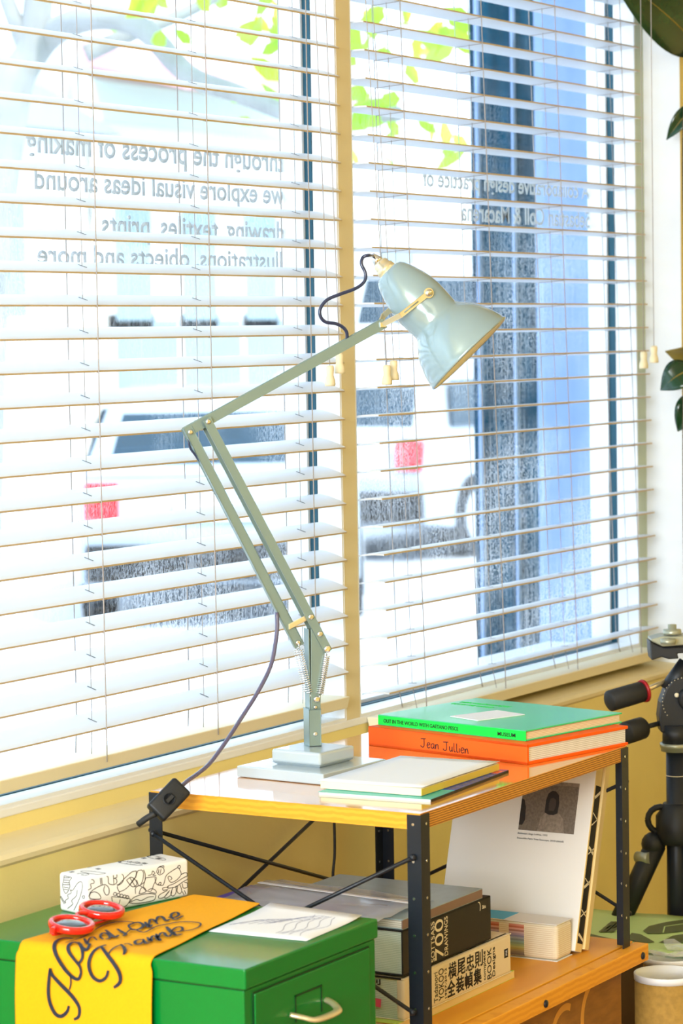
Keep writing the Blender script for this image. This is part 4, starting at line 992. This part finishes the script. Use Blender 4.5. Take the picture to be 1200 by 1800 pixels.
b = MB(); dd = imgL; cpos = hub+dd*.026+V((0, 0, .028)); rg = [cpos+(dd*math.cos(t/16*2*PI)+Z*math.sin(t/16*2*PI))*.021 for t in range(17)]; b.tube(rg, .0052, 8, caps=False); obj('hook_ring', b, 'blackp', tp)
# head
def hp(x, y, d=4.45): return at_d(x, y, d)
b = MB(); body = [(1161, 1288), (1172, 1306), (1212, 1306)][:1]+[(1161, 1285), (1158, 1262), (1161, 1236), (1170, 1212), (1182, 1196), (1200, 1190), (1222, 1195), (1228, 1230), (1226, 1288)]
vf = V((fw.x, fw.y, 0)).normalized(); b.prism([hp(x, y, 4.43) for x, y in body], vf*.045); obj('head_body', b, 'blackp', tp, bevel=.004); b = MB(); b.lathe([(0, .0225), (zat(1272)-zat(1308), .0215)], (hub.x, hub.y, zat(1308)), Z, 24); obj('pan_base', b, 'blackp', tp)
b = MB(); cc_ = hp(1205, 1232, 4.425)
for k2 in range(14):
    a = math.radians(100+k2*9); b.ball(cc_+(-r0*math.cos(a-PI/2)+Z*math.sin(a-PI/2)*1)*.030+r0*0, .0009, 6) if 0 else b.ball(cc_+(r0*math.cos(a)+Z*math.sin(a))*.038, .0009, 6)
b.ball(hp(1189, 1222, 4.425), .004, 10); obj('degree_marks', b, 'creampaper', tp)
b = MB(); b.lathe([(0, .020), (.010, .020), (.014, .016)], hp(1212, 1228, 4.43), -vf, 22); obj('tilt_knob', b, 'blackp', tp)
def handle(x0, y0, x1, y1, xr_, yr_, r, ring, mt):
    p0, p1, p2 = hp(x0, y0, 4.40), hp(x1, y1, 4.43), hp(xr_, yr_, 4.45); t_ = (p1-p0).normalized(); L_ = (p1-p0).length
    b = MB(); b.lathe([(0, .0001), (0, r*.75), (.003, r), (L_*.6, r*1.0), (L_-.004, r*.98), (L_, r*.8), (L_, .0001)], p0, t_, 22); g = obj('handle_grip', b, 'rubber', tp)
    b = MB(); b.tube([p1, p2], .0042, 12); obj('handle_rod', b, mt, g)
    if ring: b = MB(); b.lathe([(-.002, r*1.05), (.0025, r*1.12), (.004, r*.8), (.004, .0001)], p1, t_, 22); obj('handle_ring', b, 'redplastic', g, label='dark red plastic ring')
handle(1069, 1233, 1130, 1215, 1168, 1198, .0172, True, 'brass'); handle(1098, 1289, 1130, 1279, 1165, 1270, .0185, False, 'rubber')
b = MB(); b.lathe([(0, .017), (.055, .014)], hp(1175, 1215, 4.45), (hp(1205, 1168, 4.45)-hp(1175, 1215, 4.45)), 18); obj('neck', b, 'blackp', tp)
def slab(pts, th_, m_, name, d=4.42, par=None, dep=.05):
    b = MB(); b.prism([hp(x, y, d) for x, y in pts], vf*dep); return obj(name, b, m_, par or tp, bevel=.002)
slab([(1143, 1124), (1165, 1118), (1220, 1118), (1220, 1133), (1165, 1137), (1145, 1128)], 0, 'khaki', 'quick_plate')
slab([(1142, 1127), (1148, 1131), (1166, 1138), (1220, 1138), (1220, 1147), (1190, 1149), (1193, 1158), (1175, 1159), (1163, 1155), (1145, 1161), (1143, 1148)], 0, 'blackp', 'plate_clamp')
b = MB(); b.lathe([(0, .0145), (.003, .0150), (.008, .0145), (.008, .007), (.016, .007), (.0165, .0001)], hp(1181, 1115, 4.43), Z, 20); obj('camera_screw', b, 'khaki', tp)
b = MB(); b.lathe([(0, .012), (.008, .0125), (.009, .0001)], hp(1174, 1132, 4.40), Z, 20); obj('release_knob', b, 'khaki', tp)

# ================================================================== RUBBER PLANT
rp_ = thing('rubber_plant', (4.80, 1.86, FL), 'dark leaved rubber plant in the corner behind the tripod', 'plant')
b = MB(); b.lathe([(0, .10), (.20, .13), (.20, .142), (.235, .145), (.235, .128), (.21, .125), (.21, .0001)], (4.80, 1.86, FL), Z, 36); pot = obj('pot', b, 'terracotta', rp_)
b = MB(); b.lathe([(.205, .0001), (.205, .124), (.212, .120), (.212, .0001)], (4.80, 1.86, FL), Z, 30); obj('soil', b, 'soil', rp_)
DP = 5.14
def dpz(x, y, d=DP): return at_d(x, y, d)
stem_pts = [V((4.80, 1.86, FL+.2)), dpz(1240, 1500, 5.10), dpz(1212, 1100, 5.10), dpz(1206, 800, 5.10), dpz(1208, 500, 5.10), dpz(1204, 250, 5.12), dpz(1214, 50, 5.12), dpz(1216, -180, 5.12)]
b = MB(); sp_ = spline(stem_pts, 6); b.tube(sp_, .007, 10, radii=[.010-.005*i/len(sp_) for i in range(len(sp_))]); obj('stem', b, 'stem', rp_)
def leaf(base, tip, hw, nrm, m_='leaf', droop=.02, fold=.25):
    base, tip = V(base), V(tip); ax_ = tip-base; L_ = ax_.length; t_ = ax_/L_; N_ = V(nrm); N_ = (N_-t_*N_.dot(t_)).normalized(); s_ = t_.cross(N_)
    b = MB(); G = []
    for i in range(15):
        u = i/14; w_ = hw*(math.sin(PI*min(1, u*1.02)**.85)**.75 if u < .97 else .04)
        w_ = max(w_, .0008)
        c = base+ax_*u+N_*(droop*math.sin(PI*u))
        G.append([c+s_*w_*q_+N_*fold*w_*abs(q_)**1.3 for q_ in (-1, -.6, -.25, -.04, .04, .25, .6, 1)])
    b.grid(G); lf = obj('leaf', b, [m_], rp_, solid=.0012)
    r_ = MB(); r_.tube([base+ax_*u+N_*(droop*math.sin(PI*u)+.0006) for u in [k2/12 for k2 in range(13)]], .0014, 6, radii=[.0022-.0018*k2/12 for k2 in range(13)]); obj('midrib', r_, 'leafback' , lf)
    return lf
tow = -vf
leaf(dpz(1232, 88, 5.16), dpz(1068, -52, 4.97), .058, (tow+V((0, 0, .15))), fold=.15)
leaf(dpz(1216, 60), dpz(1225, -130), .05, (tow+V((.5, 0, .3))), fold=.2)
leaf(dpz(1222, 182), dpz(1171, 246), .016, (tow+V((0, 0, .3))), fold=.5, droop=.012)
leaf(dpz(1232, 600), dpz(1169, 617), .030, (tow*.6+V((0, 0, -.6))), 'leafback', fold=.3)
leaf(dpz(1222, 648, 5.09), dpz(1161, 686, 5.09), .030, (tow+V((0, 0, .5))), fold=.15)
leaf(dpz(1225, 690), dpz(1191, 758), .026, (tow+V((0, 0, .3))), fold=.2)
for (bx_, by_, tx_, ty_) in ((1210, 330, 1330, 420), (1210, 900, 1340, 960), (1212, 1050, 1320, 1180), (1210, 450, 1300, 360)):
    leaf(dpz(bx_, by_, 5.1), dpz(tx_, ty_, 5.0), .04, (tow+V((0, 0, .5))))

# ================================================================== OUTSIDE
GZ = -1.78
b = MB(); b.box((-30, 2.40, GZ-.2), (80, 80, GZ)); st('ground', b, 'asphalt')
b = MB(); b.box((-30, 2.40, GZ), (80, 5.0, GZ+.10)); obj('pavement', b, 'paving', kind='structure')
b = MB(); b.box((-30, 17.2, GZ), (80, 20.5, GZ+.12)); obj('far_pavement', b, 'paving', kind='structure')
# neighbouring dark pilaster
q1, q2 = at_x(830, 500, 6.), at_x(942, 500, 6.)
sf = thing('shopfront_pier', (6.15, (q1.y+q2.y)/2, GZ), 'dark teal painted shopfront pier outside the right window', 'pier')
b = MB(); b.box((6.0, q2.y, GZ+.1), (6.3, q1.y, 3.4)); obj('shaft', b, 'dteal', sf)
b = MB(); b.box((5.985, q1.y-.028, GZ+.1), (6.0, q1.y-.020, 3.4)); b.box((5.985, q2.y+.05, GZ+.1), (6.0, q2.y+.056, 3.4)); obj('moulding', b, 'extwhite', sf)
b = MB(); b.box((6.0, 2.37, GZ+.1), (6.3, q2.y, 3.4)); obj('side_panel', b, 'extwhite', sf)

def car(name, origin, heading, m_, label, scl=1.0, h=1.45, pm='plate'):
    t = thing(name, origin, label, 'car', 'parked vehicles in the street'); R3 = Matrix.Rotation(math.radians(heading), 3, 'Z'); o = V(origin)
    def T(x, y, z): return o+R3 @ V((x*scl, y*scl, z*scl))
    W2 = .86
    # x=0 rear, x=4.2 front
    lower = [(0.03, .28), (0.0, .62), (.06, .92), (1.0, .98), (3.0, .95), (4.05, .78), (4.2, .55), (4.15, .26), (3.75, .22), (.5, .22)]
    b = MB(); secs = []
    for yy, k2 in ((-W2, .96), (-W2*.97, 1), (W2*.97, 1), (W2, .96)):
        secs.append([T(2.1+(x-2.1)*k2, yy, .6+(z-.6)*k2) for x, z in lower])
    vs = [[b.bm.verts.new(p) for p in s_] for s_ in secs]; n = len(lower)
    for i in range(3):
        for j in range(n): b._face([vs[i][j], vs[i][(j+1) % n], vs[i+1][(j+1) % n], vs[i+1][j]])
    b._face(vs[0]); b._face(vs[-1]); obj('body', b, m_, t, bevel=.05)
    roof = [(.10, .93), (.42, h-.05), (.70, h), (2.1, h), (3.0, .95)]
    b = MB(); vs = [[b.bm.verts.new(T(x, yy*(1 if z < 1 else .80), z)) for x, z in roof] for yy in (-W2*.96, W2*.96)]; n = len(roof)
    for j in range(n-1): b._face([vs[0][j], vs[0][j+1], vs[1][j+1], vs[1][j]])
    b._face(vs[0]); b._face(vs[1]); obj('cabin', b, m_, t, bevel=.03)
    def quad(pts, m2, nm, off=V((0, 0, 0))):
        b = MB(); P_ = [T(*p) for p in pts]; nrm_ = (P_[1]-P_[0]).cross(P_[2]-P_[0]).normalized(); b.prism([p-nrm_*.006 for p in P_], nrm_*.016); return obj(nm, b, m2, t)
    quad([(.15, -.66, 1.0), (.15, .66, 1.0), (.38, .58, h-.12), (.38, -.58, h-.12)], 'carglass', 'rear_window')
    quad([(2.85, -.70, 1.0), (2.85, .70, 1.0), (2.25, .60, h-.08), (2.25, -.60, h-.08)], 'carglass', 'windscreen')
    for s_ in (-1, 1):
        quad([(.45, s_*.833, 1.0), (1.55, s_*.833, 1.0), (1.55, s_*.735, h-.12), (.62, s_*.735, h-.12)], 'carglass', 'side_window'); quad([(1.65, s_*.833, 1.0), (2.72, s_*.833, 1.0), (2.15, s_*.735, h-.12), (1.65, s_*.735, h-.12)], 'carglass', 'side_window')
        b = MB(); b.box((-.02, -.10, 0), (.06, .10, .22)); 
        for v in b.bm.verts: v.co = T(v.co.x+.0, v.co.y+s_*.70, v.co.z+.68)
        obj('tail_light', b, 'tail', t)
        for x in (.75, 3.4):
            b = MB(); b.lathe([(0, .31*scl), (.20*scl, .31*scl)], T(x, s_*.88, .31), R3 @ V((0, -s_, 0)), 24); wh = obj('wheel', b, 'tyre', t)
            b = MB(); b.lathe([(0, .19*scl), (.01*scl, .19*scl)], T(x, s_*.885, .31), R3 @ V((0, s_, 0)), 20); obj('hub_cap', b, 'carg', wh)
    b = MB(); b.box((-.05, -.80, .30), (.06, .80, .52)); 
    for v in b.bm.verts: v.co = T(*v.co)
    obj('bumper', b, 'tyre', t)
    b = MB(); b.box((-.03, -.26, .66), (.03, .26, .78)); 
    for v in b.bm.verts: v.co = T(*v.co)
    obj('number_plate', b, pm, t)
    return t
p = at_d(385, 1050, 16.6); car('parked_car', (p.x, p.y, GZ), 31, 'carb', 'blue grey hatchback with red tail lights seen through the left blind', 1.0, pm='carw')
p = at_d(575, 1010, 21.5); car('parked_car', (p.x, p.y, GZ), 2, 'carg', 'silver hatchback seen through the right blind beneath the lamp shade', 1.05)
p = at_d(720, 870, 31); car('parked_van', (p.x, p.y, GZ), 2, 'carw', 'white van farthest down the street through the right blind', 1.35, 1.9)

# buildings across the street
def building(x0, x1, y0, y1, z1, m_, label, wins, awning=None, gable=None, fascia=None):
    t = thing('townhouse', ((x0+x1)/2, (y0+y1)/2, GZ), label, 'building', 'buildings across the street')
    b = MB(); b.box((x0, y0, GZ), (x1, y1, z1)); obj('wall', b, m_, t)
    for wx, wz, ww, wh in wins:
        b = MB(); b.box((wx, y0-.06, wz), (wx+ww, y0+.02, wz+wh)); f = obj('window', b, 'winframe', t)
        b = MB(); b.box((wx+.08, y0-.08, wz+.08), (wx+ww-.08, y0-.055, wz+wh-.08)); obj('pane', b, 'winglass', f)
    if awning:
        a0, a1, z0_, z2 = awning; b = MB(); b.prism([(a0, y0, z2), (a0, y0-1.6, z0_), (a0, y0-1.6, z0_-.25), (a0, y0, z2-.3)], (a1-a0, 0, 0)); obj('awning', b, 'rose', t)
    if fascia:
        a0, a1, z0_, z2 = fascia; b = MB(); b.box((a0, y0-.15, z0_), (a1, y0, z2)); obj('fascia', b, 'mint', t)
    if gable:
        b = MB(); b.prism([(x0-.3, y0-.4, z1), (x0-.3, y1, z1), (x0-.3, (y0+y1)/2, z1+gable)], (x1-x0+.6, 0, 0)); obj('roof', b, 'roof', t)
    return t
def px_on_y(x, y, Y): return at_y(x, y, Y)
Yb = 20.5
A = px_on_y(-60, 300, Yb).x; B_ = px_on_y(150, 300, Yb).x; C_ = px_on_y(560, 300, Yb).x; D_ = px_on_y(850, 300, Yb).x
zt = lambda y, x=300: px_on_y(x, y, Yb).z
building(A-8, B_, Yb, 28, zt(230, 60), 'render', 'cream house with grey pitched roof at the far left across the street', [(B_-2.4-2.6*i, .2, 1.1, 1.6) for i in range(4)], gable=2.2)
building(B_+.7, C_, Yb+.4, 29, zt(60, 300), 'render', 'cream shop building with a rose awning across the street', [(B_+1+(C_-B_-1)/3*i, zt(250)-2.6, 1.0, 1.8) for i in range(3)]+[(B_+1+(C_-B_-1)/3*i, -1.2, 1.6, 1.5) for i in range(3)], awning=(B_+.5, C_-1, zt(145), zt(85)), fascia=(B_+.3, C_-.3, zt(220), zt(150)))
building(C_+.1, D_+14, Yb, 30, zt(270, 700), 'render', 'long pale building across the street behind the right window', [(C_+1.5+3.0*i, -.4, 1.3, 1.8) for i in range(12)])

# tree -------------------------------------------------------------------
tr = thing('street_tree', (7.3, 5.9, GZ), 'pale barked street tree with bright green leaves outside the windows', 'tree')
td = 9.0
def tpt(x, y, d=td): return at_d(x, y, d)
b = MB()
def limb(pts, r0_, r1_, d=td):
    q_ = spline([tpt(x, y, dd) for x, y, dd in pts], 6); n = len(q_); b.tube(q_, .1, 10, radii=[r0_+(r1_-r0_)*i/(n-1) for i in range(n)])
base = V((tpt(-40, 1500).x, tpt(-40, 1500).y, GZ))
limb([(-45, 1570, td), (-38, 1000, td), (-20, 500, td), (8, 250, td), (30, 140, td), (60, 70, td), (70, -120, td), (60, -500, td)], .085, .040)
limb([(35, 130, td), (90, 60, td), (170, 30, td-.2), (250, 50, td-.3), (330, 130, td-.4), (420, 165, td-.5), (560, 215, td-.7), (700, 200, td-1)], .050, .022)
limb([(150, 95, td), (230, 60, td), (330, 20, td), (480, -60, td)], .030, .015)
limb([(50, 90, td), (20, 20, td), (-30, -120, td)], .035, .02); limb([(60, -250, td), (300, -330, td), (600, -300, td-.5), (850, -200, td-.8)], .04, .02)
obj('trunk', b, 'bark', tr)
b = MB(); rl_ = random.Random(4)
def leaves(n, x0, x1, y0, y1, d0_, d1_, sz=.05):
    for _ in range(n):
        c = tpt(rl_.uniform(x0, x1), rl_.uniform(y0, y1), rl_.uniform(d0_, d1_)); a = V((rl_.gauss(0, 1), rl_.gauss(0, 1), rl_.gauss(0, 1))).normalized(); e = a.orthogonal().normalized(); s_ = sz*rl_.uniform(.6, 1.3)
        f_ = a.cross(e); b._face([b.bm.verts.new(p_) for p_ in (c-e*s_, c-e*s_*.3+f_*s_*.5+a*s_*.1, c+e*s_*.5+f_*s_*.4, c+e*s_*1.1, c+e*s_*.5-f_*s_*.4, c-e*s_*.3-f_*s_*.5+a*s_*.1)])
leaves(34, 200, 520, -60, 70, 8.2, 9.6); leaves(7, 400, 520, 60, 240, 8.2, 9.2); leaves(22, 600, 850, -60, 100, 7.6, 9.2); leaves(8, 620, 840, 100, 300, 7.6, 9.2); leaves(260, -200, 1000, -600, -60, 7.6, 10)
for c in ((250, -10), (350, -20), (480, 60), (640, 60), (760, 80), (650, 180), (780, 250), (700, 20)): leaves(5, c[0]-30, c[0]+30, c[1]-30, c[1]+30, 8, 8.6, .06)
obj('foliage', b, 'treeleaf', tr)
